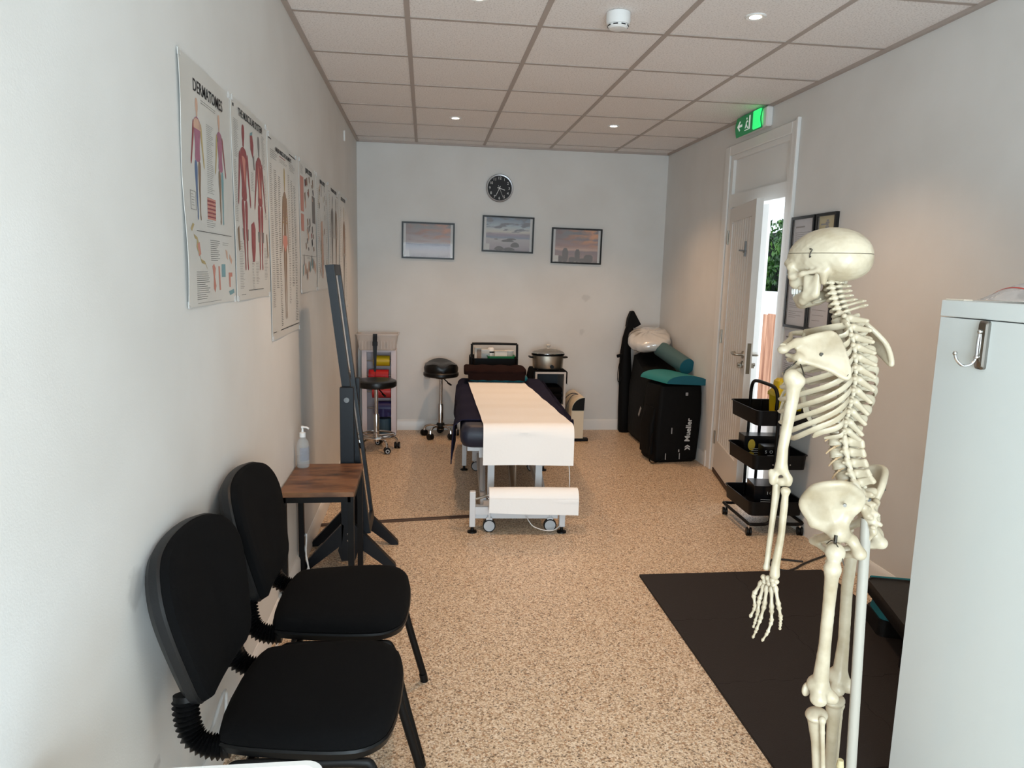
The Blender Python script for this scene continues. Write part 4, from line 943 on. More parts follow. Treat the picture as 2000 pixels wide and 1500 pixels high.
# paper sheet over the cover, falling over the foot
t = onbed('couch_paper', 'long white paper sheet covering the couch and hanging over its foot', 'paper sheet')
def pap(u, v):
    L = v*1.94
    ln = 1.62
    if L < ln-0.05:
        k = L/ln; y = 0.62-L; z = 0.613+0.002*math.sin(22*v+3*u)+0.0015*math.sin(47*v)
    elif L < ln+0.08:
        a = (L-(ln-0.05))/0.13*PI/2; y = 0.62-(ln-0.05)-0.06*math.sin(a); z = 0.553+0.06*math.cos(a)-0.0; k = 1
    else:
        d = L-ln-0.08; y = 0.62-(ln-0.05)-0.06-0.006*math.sin(u*6+2)-0.02*d; z = 0.553-d*0.74; k = 1
    k = min(1, L/ln)
    xl = -0.275+0.075*k; xr = 0.175+0.155*k
    return (xl+(xr-xl)*u, y, z)
m = MB(); m.sheet(pap, 22, 90, 0.0012); m.build('paper', PAPER, t)
# pillow and towel at the head
TEAL = mat('teal_vinyl', (20, 112, 124), 0.45)
t = onbed('teal_head_pillow', 'flat teal pillow under the dark towel at the head of the couch', 'pillow')
m = MB(); slab(m, -0.275, 0.205, 0.60, 0.88, 0.617, 0.665, 0.02); m.build('pillow_body', TEAL, t)
t = onbed('folded_towel', 'dark brown towel folded over the pillow at the head of the couch', 'towel')
TOW = mat('dark_towel', (38, 24, 22), 1.0, var=0.25, scale=90, bump=0.6, bscale=350, spec=0.05)
m = MB()
def towel_ring(x):
    R_ = []
    for j in range(28):
        a = 2*PI*j/28; c, s = math.cos(a), math.sin(a)
        R_.append((x, 0.735+0.165*math.copysign(abs(c)**0.55, c), 0.695+(0.030*math.copysign(abs(s)**0.55, s))+0.004*math.sin(x*45+a*2)))
    return R_
m.rings([[(x_, 0.735+(y-0.735)*k, 0.695+(z-0.695)*k) for x_, y, z in towel_ring(x)] for x, k in [(-0.31, 0.75), (-0.302, 0.93)]+[(-0.29+0.02*i, 1) for i in range(24)]+[(0.182, 0.93), (0.19, 0.7)]])
m.build('towel', TOW, t)
m = MB(); m.sheet(lambda u, v: (-0.275+0.45*u, 0.568-0.004*math.sin(u*20), 0.69-0.055*v+0.002*math.sin(u*30)), 24, 5, 0.006); m.build('hanging_edge', TOW, t)

# ------------------------------------------------------------------ utility trolleys
def tray(m, w, d, z0, z1, r=0.03, th=0.003, inset=0.006, rim=0.006):
    o = rrect(w, d, r, 5); i = rrect(w-2*inset, d-2*inset, r*0.85, 5); q = rrect(w+2*rim, d+2*rim, r, 5)
    m.rings([[(x, y, z0) for x, y in i], [(x, y, z1) for x, y in o], [(x, y, z1) for x, y in q], [(x, y, z1+0.004) for x, y in q], [(x*0.985, y*0.985, z1+0.003) for x, y in o], [(x*0.985, y*0.985, z0+0.004) for x, y in i]])
# back trolley behind the head of the couch
bt = thing('utility_trolley', 'black metal trolley with looped handle behind the head of the couch', 'trolley', (0.605, 6.38, 0))
for z0, z1 in ((0.665, 0.735), (0.38, 0.45), (0.10, 0.17)):
    m = MB(); tray(m, 0.40, 0.30, z0, z1); m.build('tray', BLACKM, bt)
m = MB(); m.tube(spline([(-0.20, -0.1, 0.06), (-0.20, -0.1, 0.5), (-0.20, -0.1, 0.82), (-0.195, -0.1, 0.852), (-0.17, -0.1, 0.862), (0.17, -0.1, 0.862), (0.195, -0.1, 0.852), (0.20, -0.1, 0.82), (0.20, -0.1, 0.5), (0.20, -0.1, 0.06)], 4), 0.0105, 12); m.build('handle_frame', BLACKM, bt)
m = MB(); m.tube([(-0.2, 0.12, 0.06), (-0.2, 0.12, 0.735)], 0.0105, 12); m.tube([(0.2, 0.12, 0.06), (0.2, 0.12, 0.735)], 0.0105, 12); m.tube([(-0.2, -0.1, 0.07), (-0.2, 0.12, 0.07)], 0.01, 10); m.tube([(0.2, -0.1, 0.07), (0.2, 0.12, 0.07)], 0.01, 10); m.build('rear_frame', BLACKM, bt)
for x in (-0.2, 0.2):
    for y in (-0.1, 0.12): m = caster_mb(x, y, 0, 0.026, 0, 0.012); m.cyl((x, y, 0.04), (x, y, 0.065), 0.006); m.build('caster', BLACKP, bt)
def item(name, lb, cat, loc, fn, mt, parts=()):
    t = thing(name, lb, cat, loc); m = MB(); fn(m); m.build('body' if parts else name+'_body', mt, t)
    for pn, pf, pm in parts: m = MB(); pf(m); m.build(pn, pm, t)
    return t
TZ = 0.669
item('green_tray', 'shallow green tray on the back trolley', 'tray', (0.665, 6.34, TZ), lambda m: tray(m, 0.24, 0.15, 0.0, 0.082, 0.02), mat('green_plastic', (32, 128, 68), 0.4))
item('medicine_box', 'white and brown tall box at the left of the back trolley', 'box', (0.462, 6.33, TZ), lambda m: m.bb(-0.03, 0.03, -0.03, 0.03, 0, 0.155), mat('box_card', (206, 196, 184), 0.6), [('printed_panel', lambda m: m.bb(-0.012, 0.028, -0.0315, -0.03, 0.06, 0.14), INKS[8])])
item('dressing_box', 'pale box beside the tall box on the back trolley', 'box', (0.53, 6.36, TZ), lambda m: m.bb(-0.035, 0.035, -0.03, 0.03, 0, 0.13), mat('box_pale', (200, 196, 190), 0.6), [('lid', lambda m: m.bb(-0.036, 0.036, -0.031, 0.031, 0.12, 0.135), MOUNT)])
item('white_tub', 'white round tub with dark band on the back trolley', 'tub', (0.585, 6.42, TZ), lambda m: m.lathe([(0.001, 0), (0.034, 0), (0.034, 0.11), (0.028, 0.135), (0.02, 0.145), (0.001, 0.146)]), WPLAST, [('dark_band', lambda m: m.lathe([(0.0335, 0.10), (0.035, 0.10), (0.035, 0.113), (0.0335, 0.113)]), BLACKP)])
item('tissue_box', 'plain white carton in the green tray', 'box', (0.665, 6.34, TZ+0.006), lambda m: m.bb(-0.055, 0.055, -0.04, 0.04, 0, 0.118, bev=0.001), mat('white_card', (226, 218, 208), 0.6), [('slot', lambda m: m.bb(-0.03, 0.03, -0.006, 0.006, 0.1175, 0.1185), MOUNT)])
item('plastic_beaker', 'clear beaker at the right of the back trolley', 'beaker', (0.75, 6.40, TZ), lambda m: m.lathe([(0.001, 0), (0.035, 0), (0.04, 0.12), (0.037, 0.12), (0.033, 0.004), (0.001, 0.004)]), mat('beaker_plastic', (220, 222, 220), 0.2, alpha=0.6), [('rim', lambda m: m.lathe([(0.038, 0.118), (0.042, 0.118), (0.042, 0.123), (0.038, 0.123)]), WPLAST)])
# front trolley, three tiers, beside the door
ft = thing('utility_trolley', 'black three-tier trolley on casters between the door and the skeleton', 'trolley', (2.045, 4.01, 0), R(-2))
for z0, z1, nm in ((0.655, 0.74, 1), (0.395, 0.478, 2), (0.12, 0.20, 3)):
    m = MB(); tray(m, 0.325, 0.40, z0, z1, 0.035, rim=0.005); m.build('tray', BLACKM, ft)
for sy in (-1, 1):
    for sx in (-1, 1):
        y = sy*0.20
        m = MB(); m.tube(spline([(sx*0.165, y-sy*0.02, 0.075), (sx*0.155, y, 0.072), (sx*0.10, y, 0.07), (sx*0.05, y, 0.078), (sx*0.036, y, 0.12), (sx*0.036, y, 0.3), (sx*0.036, y, 0.735)], 5), 0.0095, 12); m.build('upright', BLACKM, ft)
for sx in (-1, 1):
    m = MB(); m.tube([(sx*0.165, -0.182, 0.075), (sx*0.165, 0.182, 0.075)], 0.0095, 12); m.build('base_rail', BLACKM, ft)
m = MB(); m.tube(spline([(-0.036, 0.20, 0.73), (-0.036, 0.195, 0.82), (-0.036, 0.15, 0.865), (-0.036, 0.0, 0.872), (-0.036, -0.12, 0.865), (-0.036, -0.165, 0.82), (-0.036, -0.165, 0.74)], 5), 0.0105, 12); m.build('handle', BLACKM, ft)
for sx in (-1, 1):
    for sy in (-1, 1):
        x, y = sx*0.155, sy*0.185
        m = caster_mb(x, y, 0, 0.024, 1.35, 0.014); c_ = m.build('caster', BLACKP, ft); m = MB(); m.cyl((x, y, 0.04), (x, y, 0.068), 0.008, 12); m.build('caster_stem', CHROME, c_)
        m = MB(); m.ball((x*0.33 if sx < 0 else x*.33, sy*0.211, 0.43), (0.004, 0.002, 0.004), 8, 6); m.build('screw', CHROME, ft)
YEL = mat('sharps_yellow', (204, 176, 24), 0.35)
t = thing('sharps_bin', 'yellow plastic sharps bin in the top tray behind the skeleton arm', 'sharps bin', (2.095, 3.965, 0.66))
m = MB(); m.rings([sc_(rrect(0.11, 0.10, 0.02), 0), sc_(rrect(0.125, 0.115, 0.02), 0.14), sc_(rrect(0.13, 0.12, 0.02), 0.15)]); m.build('bin_body', YEL, t)
m = MB(); m.rings([sc_(rrect(0.14, 0.13, 0.022), 0.148), sc_(rrect(0.14, 0.13, 0.022), 0.165), sc_(rrect(0.10, 0.09, 0.02), 0.195), sc_(rrect(0.095, 0.085, 0.02), 0.235), sc_(rrect(0.07, 0.06, 0.02), 0.25)]); m.build('lid', YEL, t)
t = thing('storage_jug', 'second yellow tub lying low in the top tray behind the ribs', 'tub', (2.13, 3.87, 0.66))
m = MB(); m.lathe([(0.001, 0), (0.03, 0), (0.032, 0.08), (0.03, 0.10), (0.001, 0.10)]); m.build('tub_body', YEL, t)
m = MB(); m.lathe([(0.033, 0.085), (0.034, 0.085), (0.034, 0.102), (0.033, 0.102)]); m.build('collar', YEL, t)
GLB = mat('glossy_black_card', (16, 16, 18), 0.25); YP = mat('yellow_print', (190, 160, 50), 0.5)
def carton(lb, loc, d, rz, txt=None, dots=(), col=GLB, tilt=0):
    t = thing('black_carton', lb, 'carton', loc, rz); m = MB(); m.box((0, 0, d[2]/2), d, bev=0.002); b_ = m.build('carton_body', col, t)
    m = MB()
    for x, z, rx, rz_ in dots:
        m.add([(x+rx*math.cos(2*PI*k/16), -d[1]/2-0.0006, z+rz_*math.sin(2*PI*k/16)) for k in range(16)], [tuple(range(16))])
    if dots: m.build('yellow_print', YP, t, fixn=False, smooth=False)
    m = MB()
    if txt: m.text(txt, 0.026, Matrix.Translation((-0.01, -d[1]/2-0.0008, d[2]*0.72)) @ Matrix.Rotation(R(90), 4, 'X'))
    for k in range(4): m.bb(-d[0]*0.3, d[0]*(0.1+0.08*(k % 2)), -d[1]/2-0.0006, -d[1]/2, d[2]*0.2+0.012*k, d[2]*0.2+0.012*k+0.004)
    m.build('white_print', mat('white_ink', (190, 190, 188), 0.5), t); return t
carton('large black carton with yellow print standing in the middle tray', (2.04, 4.09, 0.40), (0.23, 0.11, 0.145), R(-6), None, [(-0.07, 0.09, 0.022, 0.035), (-0.07, 0.03, 0.02, 0.018)])
carton('small black carton printed with spaced white letters in the middle tray', (2.03, 3.935, 0.40), (0.11, 0.09, 0.115), R(-4), 'S  O  T', [])
carton('black carton with yellow ovals in the bottom tray', (2.05, 3.97, 0.125), (0.20, 0.17, 0.15), R(-10), 'I C', [(0.02, 0.07, 0.02, 0.028), (0.075, 0.06, 0.015, 0.04)])

# ------------------------------------------------------------------ cube shelf, slow cooker, heater
sh = thing('cube_shelf', 'white two-cube shelf unit under the slow cooker against the back wall', 'shelf unit', (1.115, 6.45, 0))
SW = mat('shelf_white', (196, 190, 184), 0.5)
m = MB()
m.bb(-0.14, -0.122, -0.17, 0.17, 0, 0.615); m.bb(0.122, 0.14, -0.17, 0.17, 0, 0.615)
for z in (0.0, 0.30, 0.597): m.bb(-0.122, 0.122, -0.17, 0.17, z, z+0.018)
m.build('carcass', SW, sh)
m = MB(); m.bb(-0.122, 0.122, 0.155, 0.17, 0, 0.6); m.build('back_panel', mat('shelf_back_dark', (40, 42, 48), 0.5), sh)
t = thing('black_cloth', 'black cloth spread on the cube shelf under the slow cooker', 'cloth', (1.115, 6.45, 0.617))
BC = mat('black_cloth', (10, 9, 10), 0.95, bump=0.3, bscale=200, spec=0.1)
def cl_(u, v):
    q = u*0.52; x = -0.26+q; z = 0.006
    if q < 0.10: x = -0.153-0.035*(1-q/0.10)*(1+0.4*math.sin(v*8)); z = 0.004-(0.1-q)*2.0
    elif q > 0.42: x = 0.150+0.008*math.sin(v*9)*(q-.42)*10; z = 0.004-(q-0.42)*1.2
    else: x = -0.153+(q-0.10)/0.32*0.303
    return (x, -0.17+0.33*v, z)
m = MB(); m.sheet(cl_, 40, 16, 0.003); m.build('cloth', BC, t)
sc = thing('slow_cooker', 'oval steel slow cooker with glass lid on the cube shelf', 'slow cooker', (1.105, 6.40, 0.625))
def ell(m, prof, kx=1.0, ky=0.74, seg=48): m.rings([[(r*kx*math.cos(2*PI*j/seg), r*ky*math.sin(2*PI*j/seg), z) for j in range(seg)] for r, z in prof])
m = MB(); ell(m, [(0.02, 0.008), (0.128, 0.008), (0.137, 0.02), (0.142, 0.10), (0.143, 0.128), (0.02, 0.128)]); m.build('steel_casing', mat('cooker_steel', (196, 186, 170), 0.4, 1.0), sc)
m = MB(); ell(m, [(0.13, 0.128), (0.150, 0.132), (0.152, 0.142), (0.14, 0.146), (0.12, 0.142)]); m.build('crock_rim', BLACKP, sc)
m = MB(); ell(m, [(0.148, 0.146), (0.150, 0.150), (0.13, 0.165), (0.08, 0.182), (0.03, 0.188), (0.002, 0.188)]); m.build('glass_lid', mat('lid_glass', (120, 122, 118), 0.08, alpha=0.55, spec=0.8), sc)
m = MB(); ell(m, [(0.147, 0.1445), (0.154, 0.147), (0.154, 0.151), (0.146, 0.153)]); m.build('lid_rim', CHROME, sc)
m = MB(); m.lathe([(0.014, 0.186), (0.010, 0.20), (0.02, 0.212), (0.021, 0.22), (0.012, 0.226), (0.001, 0.227)]); m.build('lid_knob', mat('clear_knob', (215, 210, 200), 0.1, alpha=0.7), sc)
for s in (-1, 1): m = MB(); m.box((s*0.158, 0, 0.112), (0.04, 0.07, 0.014), (0, s*R(-10), 0), bev=0.005); m.build('side_handle', BLACKP, sc)
m = MB(); m.cyl((0.02, -0.103, 0.035), (0.02, -0.122, 0.035), 0.017, 18); m.build('control_knob', BLACKP, sc)
for a in (-0.1, 0.1):
    for b in (-0.06, 0.06): m = MB(); m.cyl((a, b, 0), (a, b, 0.01), 0.01, 10); m.build('foot', BLACKP, sc)
t = thing('folded_blankets', 'dark folded fabric inside the upper cube of the shelf', 'fabric', (1.115, 6.44, 0.32))
m = MB()
for k in range(3): slab(m, -0.118, 0.118, -0.165, 0.14, 0.002+0.05*k, 0.051+0.05*k, 0.015)
m.build('folded_cloth', BC, t)
ht = thing('convector_heater', 'cream convector heater end-on beside the cube shelf', 'heater', (1.345, 6.38, 0))
CR = mat('heater_cream', (226, 212, 186), 0.4)
prof = [(-0.05, 0.03), (0.062, 0.03), (0.062, 0.285), (0.066, 0.40)]+[(0.066-0.116*math.sin(R(a)), 0.285+0.125*math.cos(R(a))) for a in (10, 25, 40, 55, 70, 85)]
m = MB(); m.prism(prof, -0.20, 0.22, axis='Y'); m.build('casing', CR, ht)
m = MB(); m.prism([(0.063, 0.285), (0.067, 0.40)]+[(0.060-0.107*math.sin(R(a)), 0.285+0.113*math.cos(R(a))) for a in (10, 25, 40, 55, 70, 85)]+[(-0.045, 0.285)], -0.2045, -0.20, axis='Y')
m.build('dark_end_grille', BLACKP, ht)
m = MB(); m.bb(-0.045, 0.06, -0.2035, -0.20, 0.035, 0.28); m.build('end_panel', CR, ht)
for y in (-0.16, 0.18): m = MB(); m.bb(-0.07, 0.115, y-0.03, y+0.02, 0, 0.03, bev=0.006); m.build('foot', BLACKP, ht)
m = MB(); m.tube(spline([(-0.05, 0.1, 0.05), (-0.075, 0.0, 0.15), (-0.065, -0.05, 0.30), (-0.03, -0.1, 0.40), (0.02, -0.12, 0.418), (-0.03, -0.05, 0.412), (-0.07, 0.05, 0.33), (-0.06, 0.1, 0.2)]), 0.004, 8); m.build('mains_cable', mat('grey_cable', (90, 88, 88), 0.5), ht)

# ------------------------------------------------------------------ bags and cushions in the corner
BAG = mat('black_bag_nylon', (6, 6, 6), 0.7, var=0.2, scale=20, bump=0.6, bscale=25, spec=0.2)
def lump(m, rings_, amp, f, seed):
    rr = random.Random(seed); ph = [rr.uniform(0, 6) for _ in range(6)]
    out = []
    for k, ring in enumerate(rings_):
        out.append([(x+amp*math.sin(f*y+ph[0]+z*f)*0.6, y+amp*math.sin(f*x+ph[1]+z*f*1.3), z+amp*0.6*math.sin(f*(x+y)*1.2+ph[2])*(1 if 0 < k < len(rings_)-1 else 0)) for x, y, z in ring])
    m.rings(out)
t = thing('tripod_bag', 'slim black tripod bag standing upright against the back wall', 'bag', (1.90, 6.55, 0))
ax = [(-0.02, 0.0), (-0.02, 0.12), (-0.03, 0.4), (-0.035, 0.7), (-0.02, 0.9), (0.005, 1.02)]
m = MB()
rs = []
for k, (z, rx, dx_) in enumerate([(0.0, 0.045, 0.0), (0.02, 0.062, 0.0), (0.2, 0.066, -0.005), (0.45, 0.062, -0.012), (0.62, 0.058, -0.02), (0.78, 0.05, -0.022), (0.9, 0.042, -0.015), (0.98, 0.038, 0.0), (1.03, 0.034, 0.008)]):
    rs.append([(dx_+(rx+0.004*math.sin(5*a+k))*math.cos(a), 0.03+rx*0.8*math.sin(a), z) for a in [2*PI*j/20 for j in range(20)]])
m.rings(rs); m.build('bag_tube', BAG, t)
m = MB(); m.prism([(-0.03, 1.01), (0.045, 1.0), (0.105, 1.035), (0.09, 1.06), (0.03, 1.16), (0.005, 1.155), (-0.02, 1.09)], 0.0, 0.06, axis='Y'); m.build('end_flap', BAG, t)
m = MB(); m.box((-0.085, 0.0, 0.74), (0.06, 0.02, 0.03), (0, R(-15), 0), bev=0.005); m.build('grab_handle', BAG, t)
m = MB(); m.tube(spline([(-0.06, 0.0, 0.74), (-0.09, -0.01, 0.66), (-0.10, -0.01, 0.55), (-0.085, 0, 0.49), (-0.05, 0, 0.55)]), 0.008, 8, rz=0.003); m.build('shoulder_strap', BAG, t)
t = thing('large_holdall', 'big black holdall slumped in the back right corner under the bolster', 'bag', (2.06, 6.22, 0))
m = MB(); base = rrect(0.33, 0.62, 0.09, 6); rs = []
for z, k, dx_ in ((0.0, 0.82, 0.01), (0.04, 0.97, 0), (0.2, 1.03, 0), (0.42, 1.02, 0), (0.56, 0.98, 0.01), (0.67, 0.9, 0.01), (0.71, 0.7, 0.02), (0.725, 0.2, 0.02)):
    rs.append([(min(x*k+dx_, 0.155), y*k, z) for x, y in base])
lump(m, rs, 0.012, 17, 3); m.v = [(min(p[0], 0.162), min(p[1], 0.45), max(p[2], 0)*(1+0.14*max(-0.6, min(1, p[1]/0.2)))) for p in m.v]; m.build('bag_body', BAG, t)
m = MB(); m.tube(spline([(-0.06, -0.32, 0.55), (-0.1, -0.36, 0.4), (-0.1, -0.37, 0.2), (-0.06, -0.33, 0.1)]), 0.012, 8, rz=0.004); m.build('strap', BAG, t)
m = MB(); m.M = Matrix.Translation((-0.172, -0.15, 0.30)) @ Matrix.Rotation(R(35), 4, 'X'); m.bb(-0.004, 0.002, -0.012, 0.012, -0.05, 0.05); m.build('zip_pull', mat('grey_tab', (150, 150, 150), 0.5), t)
t = thing('sports_bag', 'upright black sports bag with white lettering, in front of the corner pile', 'bag', (2.0, 5.60, 0), R(6))
m = MB(); rs = []
for z, w_, d_, dx_ in ((0.0, 0.34, 0.26, 0.0), (0.02, 0.37, 0.30, 0.0), (0.2, 0.385, 0.31, 0.005), (0.4, 0.385, 0.31, 0.012), (0.56, 0.375, 0.30, 0.02), (0.62, 0.36, 0.28, 0.022), (0.635, 0.32, 0.24, 0.022)):
    rs.append([(x+dx_, y, z) for x, y in rrect(w_, d_, 0.035, 4)])
lump(m, rs, 0.004, 19, 9); m.v = [(p[0], p[1], max(p[2], 0)) for p in m.v]; m.build('bag_body', BAG, t)
m = MB(); m.rings([[(x-0.185+(0.03 if z > 0.3 else 0), y, z) for x, y in rrect(0.07, 0.20, 0.025, 4)] for z in (0.06, 0.1, 0.3, 0.42, 0.44)]); m.build('side_pocket', BAG, t)
m = MB(); m.text('Mueller', 0.062, Matrix.Translation((0.085, -0.168, 0.27)) @ Matrix.Rotation(R(3), 4, 'Y') @ Matrix.Rotation(R(90), 4, 'X') @ Matrix.Rotation(R(90), 4, 'Z'), ext=0.0015, bold=0.0012)
m.M = Matrix.Translation((0.085, -0.168, 0.125))
m.prism([(-0.022, 0.0), (0.0, 0.012), (0.022, 0.0), (0.022, 0.01), (0.0, 0.024), (-0.022, 0.01)], -0.001, 0.001, axis='Y'); m.prism([(-0.022, -0.02), (0.0, -0.006), (0.022, -0.02), (0.022, -0.008), (0.0, 0.006), (-0.022, -0.008)], -0.001, 0.001, axis='Y')
m.build('lettering', mat('white_lettering', (200, 200, 198), 0.6), t)
m = MB(); m.bb(0.045, 0.066, -0.165, -0.158, 0.55, 0.575, bev=0.002); m.bb(0.01, 0.02, -0.163, -0.158, 0.09, 0.11); m.bb(-0.06, -0.052, -0.163, -0.158, 0.24, 0.29)
for x in (-0.10, 0.02): m.bb(x, x+0.006, -0.163, -0.157, 0.03, 0.08)
m.build('zip_pull', mat('grey_tab', (150, 150, 150), 0.5), t)
m = MB(); m.tube(spline([(-0.2, -0.12, 0.24), (-0.23, -0.15, 0.12), (-0.23, -0.16, 0.02), (-0.18, -0.17, 0.012), (-0.13, -0.16, 0.03)]), 0.013, 8, rz=0.003); m.build('strap', BAG, t)
m = MB(); m.sheet(lambda u, v: (-0.212-0.002*math.sin(v*3), -0.06+0.02*u, 0.17+0.09*v), 3, 8, 0.001); m.build('side_label', mat('grey_tab', (150, 150, 150), 0.5), t)
# half-round teal wedge on the sports bag
t = thing('half_round_bolster', 'teal half-round cushion lying on top of the lettered sports bag', 'cushion', (2.03, 5.62, 0.64), R(14))
TE1 = mat('teal_cover', (26, 122, 122), 0.5, bump=0.1); TE2 = mat('teal_end', (14, 96, 112), 0.5)
arc = [(0.205*math.cos(R(180-180*k/20)), 0.072*math.sin(R(180-180*k/20))**0.85) for k in range(21)]
Wm = Matrix.Rotation(R(4), 4, 'Y')
m = MB(); m.M = Wm; m.prism(arc, -0.20, 0.20, axis='Y'); m.build('cushion_body', TE1, t)
m = MB(); m.M = Wm; m.prism([(x*0.985, z*0.97+0.001) for x, z in arc], -0.2025, -0.20, axis='Y'); m.build('end_face', TE2, t)
t = thing('round_bolster', 'grey-green round bolster leaning across the big holdall under the wrapped pillow', 'cushion', (2.07, 6.0, 0.80))
m = MB(); A, B_ = Vector((0.10, -0.26, -0.055)), Vector((0.0, 0.15, 0.052)); m.tube([A, B_], 0.070, 32); m.build('bolster_body', mat('bolster_grey_green', (66, 96, 98), 0.55), t)
dn_ = (A-B_).normalized(); m = MB(); m.tube([A, A+dn_*0.003], 0.068, 32); m.build('end_face', TE2, t)
# wrapped pillow
t = thing('wrapped_pillow', 'white pillow wrapped in shiny clear plastic on top of the bags', 'pillow', (2.02, 6.33, 0.915)); t.rotation_euler = (R(12), R(-5), R(-15))
FOIL = mat('pillow_plastic', (206, 202, 196), 0.22, bump=1.0, bscale=22, spec=0.9, coat=0.8)
m = MB(); nu, nv = 48, 24; rs = []
for i in range(nv+1):
    a = -PI/2+PI*i/nv; ring = []
    for j in range(nu):
        b = 2*PI*j/nu; q = max(math.cos(a), 1e-3)**0.75
        ex = 0.19*(abs(math.cos(b))**0.75)*math.copysign(1, math.cos(b)); ey = 0.25*(abs(math.sin(b))**0.75)*math.copysign(1, math.sin(b))
        w_ = 1+0.02*math.sin(b*14+a*3)*math.cos(a)
        ring.append((ex*q*w_, ey*q*w_, 0.078*math.copysign(abs(math.sin(a))**0.8, a)+0.004*math.sin(9*b+6*a)))
    rs.append(ring)
m.rings(rs); m.build('pillow_body', FOIL, t)

# ------------------------------------------------------------------ floor mats, step, cabinet
FOAM = mat('black_foam', (27, 20, 18), 0.75, bump=0.35, bscale=260)
def puzzle(x, y, s, ex, ey):
    """outline of one interlocking foam tile; ex, ey: which sides carry teeth"""
    n = 8; P = []
    def side(ax, ay, bx, by, nx, ny, on, flip):
        L = math.hypot(bx-ax, by-ay); ux, uy = (bx-ax)/L, (by-ay)/L
        P.append((ax, ay))
        if not on: return
        st_ = L/n
        for k in range(n):
            o = 0.0055*(1 if (k % 2) == flip else -1)
            a0, a1 = (k+0.12)*st_, (k+0.88)*st_
            P.append((ax+ux*a0+nx*o, ay+uy*a0+ny*o)); P.append((ax+ux*a1+nx*o, ay+uy*a1+ny*o))
    side(x, y, x+s, y, 0, -1, ey[0], 0); side(x+s, y, x+s, y+s, 1, 0, ex[1], 1); side(x+s, y+s, x, y+s, 0, 1, ey[1], 0); side(x, y+s, x, y, -1, 0, ex[0], 1)
    return P
S_ = 0.483; mx0, my0 = 1.068, 1.852
names = {(0, 0): 'front left foam floor mat tile, nearest the cabinet', (1, 0): 'front right foam floor mat tile, behind the skeleton legs', (0, 1): 'middle left foam floor mat tile with the skeleton hand above it',
         (1, 1): 'middle right foam floor mat tile under the black step', (0, 2): 'back left foam floor mat tile, its corner pointing into the room', (1, 2): 'back right foam floor mat tile, nearest the trolley'}
for i in range(2):
    for j in range(3):
        # neighbouring tiles share the toothed joint with a hairline gap
        P = puzzle(0, 0, S_-0.0015, (i > 0, i < 1), (j > 0, j < 2))
        m = MB(); m.prism(P, 0.0, 0.012)
        tag(m.build('foam_mat_tile', FOAM, loc=(mx0+i*S_, my0+j*S_, 0)), names[(i, j)], 'floor mat', 'interlocking foam mats')
STP = mat('step_black', (14, 12, 12), 0.4, bump=0.4, bscale=300); 
st2 = thing('exercise_step', 'black-topped teal exercise step against the right wall behind the skeleton', 'exercise step', (1.993, 2.476, 0.012), R(-16))
m = MB(); P = rrect(0.28, 0.62, 0.04, 5)
m.rings([sc_(P, 0.120, 0.97), sc_(P, 0.126), sc_(P, 0.17), sc_(P, 0.182, 0.985), sc_(P, 0.182, 0.97), sc_(P, 0.178, 0.96)]); m.build('platform', STP, st2)
m = MB(); m.bb(-0.12, 0.12, 0.304, 0.316, 0.16, 0.186, bev=0.004); m.build('teal_edge', TEAL, st2)
for y in (-0.20, 0.20):
    m = MB(); m.rings([[(x, yy+y, z) for x, yy in rrect(0.25*k, 0.17*k, 0.03, 4)] for z, k in ((0.07, 1), (0.120, 0.93))]); m.build('riser', TEAL, st2)
    m = MB(); m.rings([[(x, yy+y, z) for x, yy in rrect(0.27*k, 0.19*k, 0.03, 4)] for z, k in ((0.0, 1), (0.07, 0.98))]); m.build('foot_block', STP, st2)
CAB = mat('cabinet_white', (214, 219, 217), 0.42, bump=0.04, bscale=300)
cb = thing('white_cabinet', 'tall white cabinet at the right edge with a chrome hook on its side', 'cabinet', (1.785, 1.2, 0))
x0 = 1.345-1.785; yb = 0.55
m = MB(); m.bb(x0, 0.42, -0.6, yb, 0.0, 1.398, bev=0.001); m.build('carcass', CAB, cb)
m = MB(); m.bb(x0-0.001, 0.42, -0.602, yb+0.001, 1.4005, 1.442, bev=0.002); m.build('top_board', CAB, cb)
m = MB(); m.bb(x0+0.005, x0+0.03, yb-0.07, yb-0.005, 1.442, 1.4455, bev=0.001); m.build('top_catch', mat('cream_plastic', (232, 222, 205), 0.4), cb)
hk = thing('wall_hook', 'large chrome adhesive hook on the side of the white cabinet', 'hook', (1.345, 1.59, 1.345))
m = MB(); m.M = Matrix.Translation((0, 0, -0.006)); m.rings([[(d, y, z) for y, z in rrect(0.030*k, 0.118*(1-(1-k)*0.3), 0.007, 4)] for d, k in ((0, 1), (-0.007, 1), (-0.011, 0.75))]); m.build('back_plate', mat('hook_satin', (150, 146, 140), 0.22, 1.0), hk)
m = MB(); m.tube(spline([(-0.012, 0.004, 0.028), (-0.014, 0.004, 0.0), (-0.014, 0.004, -0.035), (-0.022, 0.006, -0.052), (-0.040, 0.010, -0.058), (-0.056, 0.014, -0.045), (-0.062, 0.015, -0.03)]), 0.0035, 10); m.ball((-0.062, 0.015, -0.028), 0.0055, 14, 8); m.build('hook_arm', CHROME, hk)
m = MB()
m.ball((-0.012, 0.004, 0.026), 0.006, 12, 8); m.ball((-0.013, 0.004, -0.036), 0.006, 12, 8); m.build('rivet', CHROME, hk)
pb = thing('zip_bag', 'clear zip-lock bag with red stripe and dark contents on top of the cabinet', 'plastic bag', (1.43, 1.60, 1.443))
def zb(u, v): 
    e = math.sin(PI*u)*math.sin(PI*v)
    return (-0.06+0.30*u, 0.06-0.16*v, 0.004+0.062*max(e, 0)**0.6+0.004*math.sin(13*u+5*v)*e)
